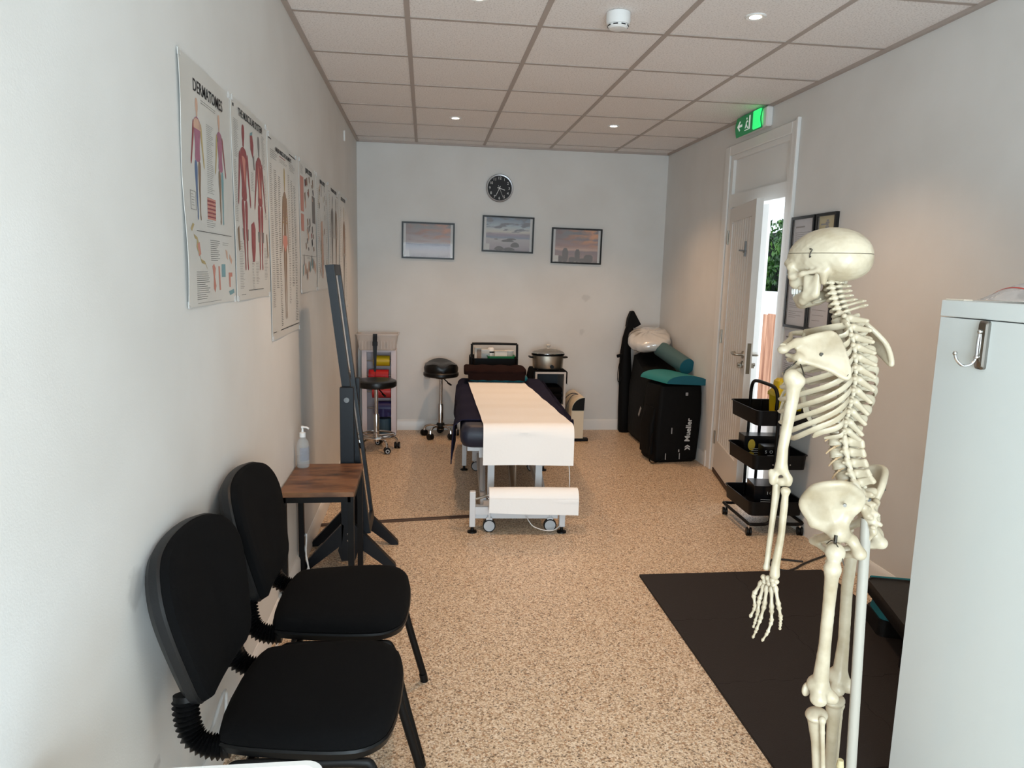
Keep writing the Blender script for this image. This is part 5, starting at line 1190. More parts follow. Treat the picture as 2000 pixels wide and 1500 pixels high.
m = MB(); m.sheet(zb, 24, 18, 0.0008); m.build('film', mat('clear_film', (225, 218, 214), 0.12, alpha=0.38, spec=0.9, bump=0.6, bscale=40), pb)
m = MB(); m.sheet(lambda u, v: (lambda p: (p[0], p[1], p[2]+0.0012))(zb(0.10+0.012*v, u)), 18, 3, 0.0008); m.build('red_stripe', mat('red_print', (190, 60, 50), 0.4), pb)
m = MB()
for a in range(5): m.ball((0.03+0.035*a, 0.0-0.02*(a % 2), 0.018), (0.024, 0.03, 0.014), 14, 8)
m.build('dark_contents', mat('dark_contents', (58, 50, 46), 0.7, var=0.4, scale=30), pb)
m = MB(); m.tube(spline([(2.0, 3.42, 0.006), (1.86, 3.46, 0.006), (1.80, 3.38, 0.006), (1.86, 3.31, 0.006), (2.0, 3.40, 0.006), (2.18, 3.5, 0.006)]), 0.005, 8)
tag(m.build('floor_cable', mat('dark_cable', (40, 38, 38), 0.5)), 'dark looped cable on the floor between the trolley and the mats', 'cable')
# ------------------------------------------------------------------ anatomical skeleton (distance-field bones)
def _v(a): return np.array(a, dtype=np.float64)
def s_cap(P, a, b, r1, r2):
    a, b = _v(a), _v(b); ba = b-a; t = np.clip(((P-a)@ba)/max(ba@ba, 1e-12), 0, 1)
    return np.linalg.norm(P-a-t[:, None]*ba, axis=1)-(r1+(r2-r1)*t)
def s_ell(P, c, r, rot=None):
    Q = P-_v(c)
    if rot is not None: Q = Q @ np.array(Euler(rot).to_matrix())
    r = _v(r); k0 = np.linalg.norm(Q/r, axis=1); k1 = np.linalg.norm(Q/(r*r), axis=1)
    return k0*(k0-1)/np.maximum(k1, 1e-9)
def s_tri(P, a, b, c, th):
    a, b, c = _v(a), _v(b), _v(c)
    def seg(p, q):
        d = q-p; t = np.clip(((P-p)@d)/(d@d), 0, 1); return np.linalg.norm(P-p-t[:, None]*d, axis=1)
    n = np.cross(b-a, c-a); n /= np.linalg.norm(n)
    e = np.minimum(np.minimum(seg(a, b), seg(b, c)), seg(c, a))
    ins = (((P-a)@np.cross(n, b-a)) >= 0) & (((P-b)@np.cross(n, c-b)) >= 0) & (((P-c)@np.cross(n, a-c)) >= 0)
    return np.where(ins, np.abs((P-a)@n), e)-th
def s_box(P, c, h, rot=None, r=0.001):
    Q = P-_v(c)
    if rot is not None: Q = Q @ np.array(Euler(rot).to_matrix())
    q = np.abs(Q)-(_v(h)-r); return np.linalg.norm(np.maximum(q, 0), axis=1)+np.minimum(q.max(axis=1), 0)-r
SF = {'c': s_cap, 'e': s_ell, 't': s_tri, 'b': s_box}
def smin(a, b, k):
    h = np.clip(0.5+0.5*(b-a)/k, 0, 1); return b*(1-h)+a*h-k*h*(1-h)
def nets(vals, lo, h):
    ins = vals < 0; n = vals.shape
    c = np.zeros((n[0]-1, n[1]-1, n[2]-1), int)
    for i in (0, 1):
        for j in (0, 1):
            for k in (0, 1): c += ins[i:n[0]-1+i, j:n[1]-1+j, k:n[2]-1+k]
    act = (c > 0) & (c < 8); idx = -np.ones(act.shape, int); A = np.argwhere(act); idx[act] = np.arange(len(A))
    acc = np.zeros((len(A), 3)); cnt = np.zeros(len(A))
    for ax in range(3):
        o1, o2 = [q for q in range(3) if q != ax]
        for i in (0, 1):
            for j in (0, 1):
                s0 = A.copy(); s0[:, o1] += i; s0[:, o2] += j; s1 = s0.copy(); s1[:, ax] += 1
                v0 = vals[tuple(s0.T)]; v1 = vals[tuple(s1.T)]; x = (v0 < 0) != (v1 < 0)
                t = np.where(x, v0/np.where(x, v0-v1, 1), 0); p = (s0-A).astype(float); p[:, ax] += t
                acc[x] += p[x]; cnt[x] += 1
    V = (A+acc/np.maximum(cnt, 1)[:, None])*h+lo
    F = []
    for ax in range(3):
        o1, o2 = [(1, 2), (2, 0), (0, 1)][ax]
        a = np.take(ins, range(n[ax]-1), ax); b = np.take(ins, range(1, n[ax]), ax)
        E_ = np.argwhere(a != b)
        E_ = E_[(E_[:, o1] > 0) & (E_[:, o2] > 0) & (E_[:, o1] < n[o1]-1) & (E_[:, o2] < n[o2]-1)]
        if not len(E_): continue
        q = []
        for d1, d2 in ((1, 1), (0, 1), (0, 0), (1, 0)):
            s = E_.copy(); s[:, o1] -= d1; s[:, o2] -= d2; q.append(idx[tuple(s.T)])
        q = np.stack(q, 1); fl = a[tuple(E_.T)]; q[~fl] = q[~fl][:, ::-1]; F.append(q)
    return V, np.concatenate(F)
def blob(prims, k=0.006, h=0.003, subs=(), ks=0.003, noise=0.0):
    pts = []
    for p in prims:
        if p[0] == 'c': r = max(p[3], p[4]); pts += [_v(p[1])-r, _v(p[1])+r, _v(p[2])-r, _v(p[2])+r]
        elif p[0] == 'T': pts += [_v(a)+s_*p[2] for q in p[1] for a in q for s_ in (-1, 1)]
        elif p[0] == 'p': pts += [_v(a)+s_*max(p[2]) for a in p[1] for s_ in (-1, 1)]
        elif p[0] == 'e': r = max(p[2]); pts += [_v(p[1])-r, _v(p[1])+r]
        elif p[0] == 't': pts += [_v(q)+s*p[4] for q in p[1:4] for s in (-1, 1)]
        elif p[0] == 'b': r = np.linalg.norm(p[2]); pts += [_v(p[1])-r, _v(p[1])+r]
    lo = np.min(pts, 0)-2.5*h; hi = np.max(pts, 0)+2.5*h
    g = [np.arange(lo[i], hi[i]+h, h) for i in range(3)]
    P = np.stack(np.meshgrid(*g, indexing='ij'), -1); sh = P.shape[:3]; P = P.reshape(-1, 3)
    d = None
    for p in prims:
        if p[0] == 'T':
            e = None
            for q_ in p[1]:
                q = s_tri(P, *q_, p[2]); e = q if e is None else np.minimum(e, q)
        elif p[0] == 'p':
            e = None
            for i in range(len(p[1])-1):
                q = s_cap(P, p[1][i], p[1][i+1], p[2][i], p[2][i+1]); e = q if e is None else np.minimum(e, q)
        else: e = SF[p[0]](P, *p[1:])
        d = e if d is None else smin(d, e, k)
    for p in subs: e = SF[p[0]](P, *p[1:]); d = -smin(-d, e, ks)
    if noise: d = d+noise*np.sin(P[:, 0]*310)*np.sin(P[:, 1]*270+1)*np.sin(P[:, 2]*290+2)
    V, F = nets(d.reshape(sh), lo, h)
    return V, F
BONE = bpy.data.materials.new('ivory_bone'); BONE.use_nodes = True
_n = BONE.node_tree.nodes; _l = BONE.node_tree.links; _b = _n['Principled BSDF']; _b.inputs['Roughness'].default_value = 0.36
_tc = _n.new('ShaderNodeTexCoord'); _nz = _n.new('ShaderNodeTexNoise'); _nz.inputs['Scale'].default_value = 14; _nz.inputs['Detail'].default_value = 6; _l.new(_tc.outputs['Object'], _nz.inputs['Vector'])
_cr = _n.new('ShaderNodeValToRGB'); _e = _cr.color_ramp.elements; _e[0].position = 0.25; _e[0].color = (*lin((166, 149, 120)), 1); _e[1].position = 0.6; _e[1].color = (*lin((200, 188, 164)), 1)
_l.new(_nz.outputs['Fac'], _cr.inputs[0]); _l.new(_cr.outputs[0], _b.inputs['Base Color'])
_n2 = _n.new('ShaderNodeTexNoise'); _n2.inputs['Scale'].default_value = 60; _n2.inputs['Detail'].default_value = 4; _l.new(_tc.outputs['Object'], _n2.inputs['Vector'])
_bp = _n.new('ShaderNodeBump'); _bp.inputs['Strength'].default_value = 0.25; _bp.inputs['Distance'].default_value = 0.003; _l.new(_n2.outputs['Fac'], _bp.inputs['Height']); _l.new(_bp.outputs[0], _b.inputs['Normal'])
SKO = (1.033, 1.62, 0.0)
sk = thing('anatomical_skeleton', 'life-size ivory anatomical skeleton on a white pole, facing away beside the cabinet', 'skeleton', SKO, R(33.5))
_Fd = np.array([-math.sin(R(33.5)), math.cos(R(33.5)), 0.]); _Rd = np.array([math.cos(R(33.5)), math.sin(R(33.5)), 0.])
def K(px, py, lat):
    """a landmark of the skeleton: the point seen at px,py that lies lat metres to the body's left of the spine"""
    d = _fw+_r*(px-1000)/CF+_u*(750-py)/CF; C0 = np.array([0, 0, HC])-np.array(SKO)
    t = -(lat+C0@_Rd)/(d@_Rd); P = C0+t*d; return np.array([P@_Rd, P@_Fd, P[2]])
def bone(name, prims, parent=None, M=None, k=0.006, h=0.003, subs=(), mt=None, noise=0.0, ks=0.003):
    V, F = blob(prims, k, h, subs, ks, noise)
    me = bpy.data.meshes.new(name)
    if M is not None: V = (np.c_[V, np.ones(len(V))] @ np.array(M).T)[:, :3]
    me.from_pydata(V.tolist(), [], F.tolist()); me.materials.append(mt or BONE)
    me.polygons.foreach_set('use_smooth', [True]*len(me.polygons)); me.update()
    o = bpy.data.objects.new(name, me); COL.objects.link(o); o.parent = parent or sk; return o
def C(a, b, r1, r2=None): return ('c', a, b, r1, r1 if r2 is None else r2)
def E3(c, r, rot=None): return ('e', c, r, rot)
IL = np.array([-0.42, 0.906, 0.0])   # direction that runs across the bones' width

# --- skull: built in its own frame, cut at the calvarium line
SC = Matrix.Translation((0, 0.088, 1.547))
cran = [E3((0, -0.006, 0.0), (0.073, 0.098, 0.066)), E3((0, 0.05, -0.012), (0.056, 0.050, 0.05)), E3((0, -0.05, -0.018), (0.062, 0.050, 0.042)),
        C((0.03, 0.088, -0.028), (-0.03, 0.088, -0.028), 0.007), E3((0, 0.035, -0.055), (0.035, 0.03, 0.022)),
        E3((0, 0.058, -0.072), (0.032, 0.028, 0.024)), C((0, 0.094, -0.028), (0, 0.101, -0.046), 0.005, 0.004)]
for s in (-1, 1):
    cran += [C((s*0.052, 0.068, -0.030), (s*0.055, 0.06, -0.052), 0.006, 0.009), C((s*0.055, 0.06, -0.054), (s*0.066, 0.03, -0.048), 0.007, 0.0045), C((s*0.066, 0.03, -0.048), (s*0.066, -0.008, -0.040), 0.0045, 0.005),
             C((s*0.042, 0.066, -0.056), (s*0.026, 0.072, -0.07), 0.01, 0.01), C((s*0.058, -0.022, -0.042), (s*0.054, -0.02, -0.066), 0.011, 0.007),
             C((s*0.044, 0.084, -0.022), (s*0.054, 0.07, -0.03), 0.006)]
subs = [('e', (s*0.030, 0.094, -0.044), (0.019, 0.026, 0.017), None) for s in (-1, 1)] + [('e', (0, 0.098, -0.062), (0.011, 0.02, 0.013), None)]
subs += [('e', (s*0.078, 0.048, -0.022), (0.018, 0.026, 0.026), None) for s in (-1, 1)]
skull = bone('skull', cran, k=0.012, h=0.0024, subs=subs, M=SC, noise=0.0006)
def cut(o, z, keep_up, gap):
    bm = bmesh.new(); bm.from_mesh(o.data)
    bmesh.ops.bisect_plane(bm, geom=bm.verts[:]+bm.edges[:]+bm.faces[:], plane_co=(0, 0, z+(gap if keep_up else -gap)), plane_no=(0, 0.0, 1), clear_inner=keep_up, clear_outer=not keep_up)
    ed = [e for e in bm.edges if e.is_boundary]
    if ed: bmesh.ops.holes_fill(bm, edges=ed)
    for f in bm.faces: f.smooth = len(f.verts) < 6
    bm.to_mesh(o.data); bm.free()
cap_ = bpy.data.objects.new('skull_cap', skull.data.copy()); COL.objects.link(cap_); cap_.parent = sk
cut(cap_, 1.549, True, 0.0006); cut(skull, 1.549, False, 0.0006)
m = MB(); m.M = SC; m.tube(spline([(-0.070, 0.012, 0.010), (-0.076, 0.010, 0.012), (-0.0765, 0.004, 0.010), (-0.076, 0.008, 0.002), (-0.074, 0.010, -0.008), (-0.0765, 0.006, -0.006)]), 0.0012, 8); m.build('cap_latch', mat('dark_steel', (70, 68, 64), 0.4, 0.9), sk)
mand = []
for s in (-1, 1):
    mand += [C((s*0.053, -0.006, -0.044), (s*0.050, -0.002, -0.092), 0.006, 0.008), C((s*0.051, 0.026, -0.050), (s*0.049, 0.022, -0.085), 0.004, 0.006), ('t', (s*0.053, -0.004, -0.055), (s*0.051, 0.027, -0.055), (s*0.048, 0.026, -0.104), 0.0048), ('t', (s*0.053, -0.004, -0.055), (s*0.049, -0.002, -0.098), (s*0.048, 0.026, -0.104), 0.0048),
             C((s*0.048, 0.004, -0.099), (s*0.036, 0.036, -0.114), 0.009, 0.010), C((s*0.036, 0.036, -0.112), (s*0.008, 0.058, -0.122), 0.011, 0.012), C((s*0.044, 0.028, -0.098), (s*0.014, 0.066, -0.108), 0.009, 0.008), ('t', (s*0.044, 0.03, -0.100), (s*0.012, 0.068, -0.108), (s*0.022, 0.05, -0.122), 0.007), E3((s*0.053, -0.004, -0.044), (0.008, 0.005, 0.005))]
mand += [E3((0, 0.056, -0.124), (0.014, 0.010, 0.009))]
bone('mandible', mand, k=0.008, h=0.0024, M=SC)
TOOTH = mat('tooth_white', (236, 236, 230), 0.25)
for nm, zt, sg, y0 in (('upper_teeth', -0.092, -1, 0.080), ('lower_teeth', -0.106, 1, 0.074)):
    m = MB(); m.M = SC
    for k in range(-6, 7):
        a = k*0.23; m.ball((0.031*math.sin(a), y0+0.004-0.034*(1-math.cos(a))*1.25, zt), (0.0037, 0.0035, 0.0078), 10, 8)
    m.build(nm, TOOTH, sk)
bone('maxilla', [C((0.027, 0.050, -0.083), (0.0, 0.078, -0.082), 0.008), C((-0.027, 0.050, -0.083), (0.0, 0.078, -0.082), 0.008), C((0, 0.06, -0.06), (0, 0.074, -0.08), 0.016, 0.008)], k=0.008, h=0.0024, M=SC)
m = MB(); m.M = SC; m.tube(spline([(-0.022, 0.0, -0.108), (-0.014, 0.022, -0.116), (0, 0.028, -0.118), (0.014, 0.022, -0.116), (0.022, 0.0, -0.108)]), 0.003, 8); m.build('hyoid_bone', BONE, sk)

# --- spine
cp = [K(1617, 548, 0), K(1619, 560, 0), K(1622, 575, 0), K(1626, 590, 0), K(1631, 606, 0), K(1638, 624, 0), K(1650, 660, 0), K(1657, 705, 0), K(1655, 750, 0), K(1645, 795, 0), K(1636, 835, 0), K(1637, 880, 0), K(1650, 933, 0), K(1668, 968, 0)]
path = np.array(spline([tuple(p) for p in cp], 10))
seg = np.r_[0, np.cumsum(np.linalg.norm(np.diff(path, axis=0), axis=1))]
def at_s(s): return np.array([np.interp(s, seg, path[:, i]) for i in range(3)])
hts = [0.0125]*7+[0.0195+0.0005*i for i in range(12)]+[0.027]*5; tot = sum(hts); hts = [x*seg[-1]*0.985/tot for x in hts]
cen = []; a_ = 0
for x in hts: cen.append(a_+x/2); a_ += x
def vframe(i):
    p = at_s(cen[i]); t = at_s(cen[i]+0.006)-at_s(cen[i]-0.006); z = -t/np.linalg.norm(t); x = np.array([1., 0, 0]); y = np.cross(z, x); y /= np.linalg.norm(y)
    return Matrix(((x[0], y[0], z[0], p[0]), (x[1], y[1], z[1], p[1]), (x[2], y[2], z[2], p[2]), (0, 0, 0, 1)))
def proto_c(h_, L):
    P = [E3((0, 0, 0), (0.0115, 0.009, h_*0.50)), C((0, -0.014, 0.001), (0, -0.014-L, -0.004), 0.0035, 0.0032)]
    for s in (-1, 1): P += [C((s*0.010, -0.004, 0), (s*0.022, -0.007, -0.001), 0.004, 0.0035), C((s*0.014, -0.010, 0.003), (s*0.014, -0.012, -0.004), 0.0045), C((s*0.012, -0.011, 0), (0, -0.017, 0), 0.003), C((0, -0.014-L, -0.004), (s*0.004, -0.018-L, -0.006), 0.003, 0.0028)]
    return P
def proto_t(h_):
    P = [E3((0, 0.001, 0), (0.0150, 0.0135, h_*0.56)), E3((0, 0.001, h_*0.33), (0.0155, 0.0135, 0.004)), E3((0, 0.001, -h_*0.33), (0.0155, 0.0135, 0.004)),
         C((0, -0.022, 0.0), (0, -0.052, -0.020), 0.0048, 0.0042), ('t', (0, -0.018, 0.006), (0, -0.022, -0.008), (0, -0.05, -0.02), 0.0028)]
    for s in (-1, 1): P += [C((s*0.009, -0.010, 0.003), (s*0.012, -0.018, 0.003), 0.0045), C((s*0.011, -0.017, 0.002), (s*0.030, -0.026, 0.004), 0.0048, 0.0055), C((s*0.011, -0.018, 0.009), (s*0.011, -0.020, -0.010), 0.0042), C((s*0.011, -0.018, 0.001), (0, -0.023, 0), 0.0042)]
    return P
def proto_l(h_):
    P = [E3((0, 0.002, 0), (0.0195, 0.0165, h_*0.52)), E3((0, 0.002, h_*0.34), (0.0215, 0.0175, 0.0045)), E3((0, 0.002, -h_*0.34), (0.0215, 0.0175, 0.0045)),
         ('t', (0, -0.026, 0.006), (0, -0.028, -0.010), (0, -0.055, -0.010), 0.0035), C((0, -0.054, 0.000), (0, -0.056, -0.012), 0.0048), ('t', (0, -0.026, 0.006), (0, -0.055, 0.0), (0, -0.055, -0.011), 0.0035)]
    for s in (-1, 1): P += [C((s*0.012, -0.012, 0.005), (s*0.014, -0.022, 0.003), 0.0055), C((s*0.014, -0.020, 0.003), (s*0.040, -0.026, 0.006), 0.0042, 0.0036), C((s*0.015, -0.024, 0.013), (s*0.013, -0.026, -0.015), 0.0055, 0.0050), C((s*0.013, -0.025, 0.0), (0, -0.028, 0), 0.005)]
    return P
meshes = {}
for i in range(24):
    if i < 7: key = ('c', [0, 1, 1, 1, 2, 3, 3][i]); L = [0.004, 0.014, 0.018, 0.030][key[1]]; pr_ = lambda: proto_c(hts[i], L); kk, hh = 0.004, 0.0017
    elif i < 19: key = ('t', (i-7)//4); pr_ = lambda: proto_t(hts[i]); kk, hh = 0.005, 0.002
    else: key = ('l', 0); pr_ = lambda: proto_l(hts[i]); kk, hh = 0.006, 0.0023
    M = vframe(i)
    if key not in meshes:
        o = bone('vertebra', pr_(), k=kk, h=hh); meshes[key] = o.data
    else: o = bpy.data.objects.new('vertebra', meshes[key]); COL.objects.link(o); o.parent = sk
    o.matrix_local = M @ Matrix.Diagonal((*((1.35, 1.5, 1.0) if i < 7 else ((1.15, 1.2, 1.1) if i < 19 else (1.1, 1.1, 1.0))), 1))
DISC = mat('disc_grey', (150, 140, 120), 0.6)
dme = None
for i in range(7, 23):
    p = at_s(cen[i]+hts[i]/2); M = vframe(i); M.translation = Vector(p)
    if dme is None:
        m = MB(); m.lathe([(0.001, -0.003), (0.0125, -0.003), (0.013, 0), (0.0125, 0.003), (0.001, 0.003)], seg=20); o = m.build('intervertebral_disc', DISC, sk); dme = o.data
    else: o = bpy.data.objects.new('intervertebral_disc', dme); COL.objects.link(o); o.parent = sk
    o.matrix_local = M @ Matrix.Scale(1.0 if i < 18 else 1.35, 4)
m = MB(); m.tube([tuple(p+np.array([0, -0.006, 0])) for p in path[::6]], 0.0035, 8); m.build('spinal_cord', mat('core_grey', (96, 92, 86), 0.6), sk)
sac = K(1680, 975, 0); 
bone('sacrum', [C((0, -0.040, 0.968), (0, -0.072, 0.925), 0.020, 0.016), C((0, -0.072, 0.925), (0, -0.086, 0.885), 0.013, 0.008), C((0, -0.086, 0.885), (0, -0.076, 0.862), 0.006, 0.004)]
     + [C((s*0.012, -0.040, 0.968), (s*0.042, -0.058, 0.972), 0.014, 0.011) for s in (-1, 1)] + [C((s*0.015, -0.07, 0.93), (s*0.034, -0.07, 0.95), 0.010, 0.010) for s in (-1, 1)]
     + [E3((0, -0.068-0.008*q, 0.975-0.022*q), (0.006, 0.010, 0.007)) for q in range(4)] + [E3((s*0.018, -0.066-0.008*q, 0.968-0.022*q), (0.006, 0.008, 0.006)) for q in range(4) for s in (-1, 1)],
     k=0.007, h=0.0027, subs=[('e', (s*0.012, -0.08-0.008*q, 0.958-0.022*q), (0.003, 0.006, 0.003), None) for q in range(3) for s in (-1, 1)])

# --- ribs, cartilage, sternum
wd = [0.045, 0.068, 0.086, 0.098, 0.106, 0.112, 0.116, 0.118, 0.116, 0.110, 0.095, 0.065]
dr = [0.030, 0.045, 0.060, 0.075, 0.085, 0.092, 0.098, 0.100, 0.098, 0.085, 0.060, 0.035]
fw_ = [0.070, 0.095, 0.112, 0.122, 0.128, 0.130, 0.128, 0.122, 0.108, 0.085, 0.045, 0.015]
CART = mat('cartilage_cream', (214, 204, 180), 0.45)
st_top = np.array([0, 0.118, 1.335]); st_bot = np.array([0, 0.142, 1.215])
for i in range(12):
    M = vframe(7+i); p = np.array(M.translation); f0 = p[1]; z0 = p[2]-0.0
    for s in (-1, 1):
        w_, D, Fw = wd[i], dr[i], fw_[i]
        ctl = [(0.016, f0-0.014, z0+0.003), (0.034, f0-0.024, z0+0.002), (0.42*w_+0.022, f0-0.035, z0-0.04*D), (0.84*w_, f0-0.028, z0-0.2*D), (w_, f0+0.000, z0-0.42*D), (0.99*w_, f0+0.35*Fw, z0-0.64*D), (0.86*w_, f0+0.72*Fw, z0-0.86*D), (0.66*w_, f0+Fw, z0-D)]
        if i >= 10: ctl = ctl[:6 if i == 10 else 5]
        P = spline([(s*x, y, z) for x, y, z in ctl], 6); n_ = len(P)
        hh = [0.0050+0.0036*min(1, k/8) for k in range(n_)]; tt = [0.0042-0.0006*min(1, k/8) for k in range(n_)]
        if i >= 10:
            for q in range(4): hh[-1-q] *= 0.4+0.15*q
        else: hh[-1] *= 0.85; hh[-2] *= 1.05
        m = MB(); m.tube(P, tt, 12, rz=hh, up=(0, 0, 1)); m.ball(P[0], 0.0058, 12, 8); m.build('rib', BONE, sk)
        if i < 10:
            a = np.array(P[-1]); tq = min(i, 6)/6; tgt = st_top*(1-tq)+st_bot*tq; tgt = np.array([s*0.014, tgt[1], tgt[2]])
            if i >= 7: tgt = np.array([s*(0.022+0.012*(i-7)), 0.138, 1.205-0.02*(i-7)])
            mid = (a+tgt)/2+np.array([0, 0.008, -0.006])
            m = MB(); m.tube(spline([tuple(a), tuple(mid), tuple(tgt)], 6), 0.0035, 10, rz=0.0055, up=(0, 0, 1)); m.build('costal_cartilage', CART, sk)
bone('sternum', [('t', tuple(st_top+[-0.022, -0.004, 0.022]), tuple(st_top+[0.022, -0.004, 0.022]), tuple(st_top+[0, 0.006, -0.03]), 0.004), C(tuple(st_top+[0, 0.004, -0.02]), tuple(st_bot+[0, 0, 0.0]), 0.010, 0.013), C(tuple(st_bot), tuple(st_bot+[0, 0.0, -0.03]), 0.006, 0.003)], k=0.008, h=0.003)

# --- shoulder blades, collar bones
def scap(sg, dz, inf):
    T_ = lambda p: (sg*p[0], p[1], p[2]+dz)
    sup, gl, acr = T_(K(1630, 654, .078)), T_(K(1560, 702, .165)), T_(K(1529, 683, .190)); inf_ = T_(K(1655, 738, .118)) if inf is None else inf
    up2 = T_(K(1556, 668, .155)); rid0 = T_(K(1644, 678, .100)); med = T_(K(1652, 700, .105))
    mid = T_(K(1602, 692, .138)); top_ = T_(K(1596, 655, .120))
    rim = [up2, top_, sup, med, inf_, tuple((_v(inf_)*0.6+_v(gl)*0.4)+[0, 0, 0.004]), gl]
    rs_ = spline(rim, 5)
    P = [('T', [(rs_[q], rs_[q+1], mid) for q in range(len(rs_)-1)]+[(gl, up2, mid)], 0.0034), ('p', rs_, [0.0042]*len(rs_)), ('p', [up2, acr], [0.0085, 0.009]), E3(acr, (0.009, 0.012, 0.006)), E3(gl, (0.010, 0.012, 0.014)),
         C(gl, tuple(_v(gl)+[sg*0.0, 0.03, 0.008]), 0.006, 0.005)]
    o = bone('scapula', P, k=0.010, h=0.0025)
    m = MB(); 
    for q in (mid, tuple(_v(inf_)*0.9+_v(med)*0.1)):
        q = np.array(q); nn = np.array([-0.45*sg, -0.89, 0.0]); nn = nn/np.linalg.norm(nn)
        m.cyl(tuple(q+nn*0.002), tuple(q+nn*0.0058), 0.0045, 14)
    m.build('screw', mat('screw_grey', (110, 106, 100), 0.35, 0.9), o)
    return gl, acr
glL, acL = scap(1, 0.0, None)
glR, acR = scap(-1, 0.024, (0.100, -0.046, 1.284))
for gl, ac, s in ((glL, acL, -1), (glR, acR, 1)):
    m = MB(); P = spline([(ac[0], ac[1], ac[2]+0.008), (s*0.12, ac[1]+0.022, ac[2]+0.022), (s*0.07, 0.13, 1.352), (s*0.016, 0.128, 1.352)], 8); m.tube(P, [0.0075-0.0025*math.sin(PI*k/(len(P)-1)) for k in range(len(P))], 12); m.build('clavicle', BONE, sk)

# --- arms
ILt = tuple(IL)
def ofs(p, a, b=0.0, c=0.0): return tuple(np.array(p)+IL*a+np.array([-0.906, -0.42, 0])*b+np.array([0, 0, c]))
def arm(left):
    s = 1 if left else -1
    if left:
        H, El = K(1551, 740, .190), K(1524, 935, .212); W1, W2 = K(1497, 1108, .215), K(1513, 1122, .222); U0, R0 = K(1516, 955, .206), K(1534, 962, .216)
    else:
        flip = lambda p: np.array([-p[0], p[1], p[2]]); H, El = flip(K(1550, 737, .175))+[0, -0.0, 0.022], flip(K(1524, 935, .205))+[0.0, 0.02, 0.02]
        W1, W2, U0, R0 = [flip(q)+[0, 0.03, 0.02] for q in (K(1497, 1108, .215), K(1513, 1122, .222), K(1516, 955, .200), K(1534, 962, .212))]
    I = IL*np.array([s, 1, 1])
    o_ = lambda p, a, c=0.0, b=0.0: tuple(np.array(p)+I*a+np.array([-s*0.906, -0.42, 0])*b+np.array([0, 0, c]))
    P = [C(o_(H, 0.004, 0.005), o_(H, -0.008, -0.004), 0.0185, 0.0175), E3(o_(H, 0.012, 0.0, 0.006), (0.011, 0.011, 0.014)), ('p', [o_(H, 0, -0.01), o_(H, 0.0, -0.05), o_(El, 0, 0.075), o_(El, 0, 0.03)], [0.018, 0.0138, 0.0118, 0.0135]), C(o_(El, 0.0, 0.03), o_(El, 0.016, 0.002), 0.010, 0.008), C(o_(El, 0.0, 0.03), o_(El, -0.018, 0.004), 0.010, 0.008), E3(o_(El, 0.016, -0.006), (0.009, 0.009, 0.012)), E3(o_(El, -0.003, -0.008), (0.008, 0.010, 0.010)), E3(o_(El, -0.018, -0.004), (0.009, 0.009, 0.013)), E3(o_(El, 0.022, 0.012), (0.006, 0.006, 0.009))]
    bone('humerus', P, k=0.007, h=0.0026, subs=[('e', o_(El, 0.004, 0.012, 0.014), (0.007, 0.007, 0.009), None)])
    P = [('p', [tuple(U0+[0, 0, 0.012]), tuple(U0+[0, 0, -0.02]), tuple((U0+W1)/2), tuple(W1)], [0.009, 0.0085, 0.0066, 0.0066]), E3(tuple(W1), (0.008, 0.008, 0.007))]
    bone('ulna', P, k=0.005, h=0.0026)
    P = [C(o_(R0, -0.002, 0.004), o_(R0, 0.002, 0.004), 0.0095, 0.0095), ('p', [tuple(R0+[0, 0, -0.006]), tuple(R0+[0, 0, -0.03]), tuple((R0+W2)/2-I*0.003), tuple(W2+[0, 0, 0.02]), tuple(W2)], [0.0075, 0.0085, 0.008, 0.0098, 0.012])]
    bone('radius', P, k=0.005, h=0.0026)
    # hand
    fl = lambda p: p if left else np.array([-p[0], p[1]+0.03, p[2]+0.02])
    cps = [fl(K(x, y, l)) for x, y, l in ((1491, 1127, .216), (1500, 1129, .220), (1509, 1133, .226), (1493, 1136, .214), (1502, 1139, .220), (1511, 1142, .226), (1516, 1136, .224))]
    hd = bone('carpal_bones', [E3(tuple(c), (0.007, 0.007, 0.0066)) for c in cps], k=0.0015, h=0.0018)
    digs = [[(1488, 1136, .212), (1472, 1161, .214), (1475, 1186, .218), (1465, 1205, .222)],
            [(1492, 1142, .214), (1483, 1172, .216), (1480, 1197, .222), (1475, 1214, .226), (1471, 1226, .228)],
            [(1498, 1145, .218), (1493, 1182, .220), (1485, 1210, .226), (1477, 1231, .230), (1470, 1246, .232)],
            [(1507, 1146, .222), (1507, 1190, .226), (1507, 1214, .230), (1499, 1236, .236), (1488, 1252, .240)],
            [(1514, 1145, .226), (1521, 1184, .232), (1525, 1207, .236), (1524, 1219, .240), (1523, 1230, .244)]]
    for dg in digs:
        pts = [fl(K(*q)) for q in dg]
        for j in range(len(pts)-1):
            a, b = pts[j], pts[j+1]; d_ = b-a; L = np.linalg.norm(d_); u_ = d_/L; r_ = [0.0052, 0.0046, 0.0039, 0.0032][j]
            a2, b2 = a+u_*0.0022, b-u_*0.0022
            prof = [(0, r_*1.15), (0.12, r_*1.35), (0.3, r_*0.85), (0.5, r_*0.72), (0.75, r_*0.85), (0.9, r_*1.25), (1, r_*1.0)]
            m = MB(); m.tube([tuple(a2+(b2-a2)*t) for t, _ in prof], [q for _, q in prof], 10); m.ball(tuple(a2), r_*1.15, 10, 6); m.ball(tuple(b2), r_*1.0, 10, 6)
            m.build('metacarpal' if j == 0 else 'phalanx', BONE, hd)
    return H
HL = arm(True); HR = arm(False)
WIRE = mat('shoulder_wire', (70, 66, 60), 0.35, 0.9)
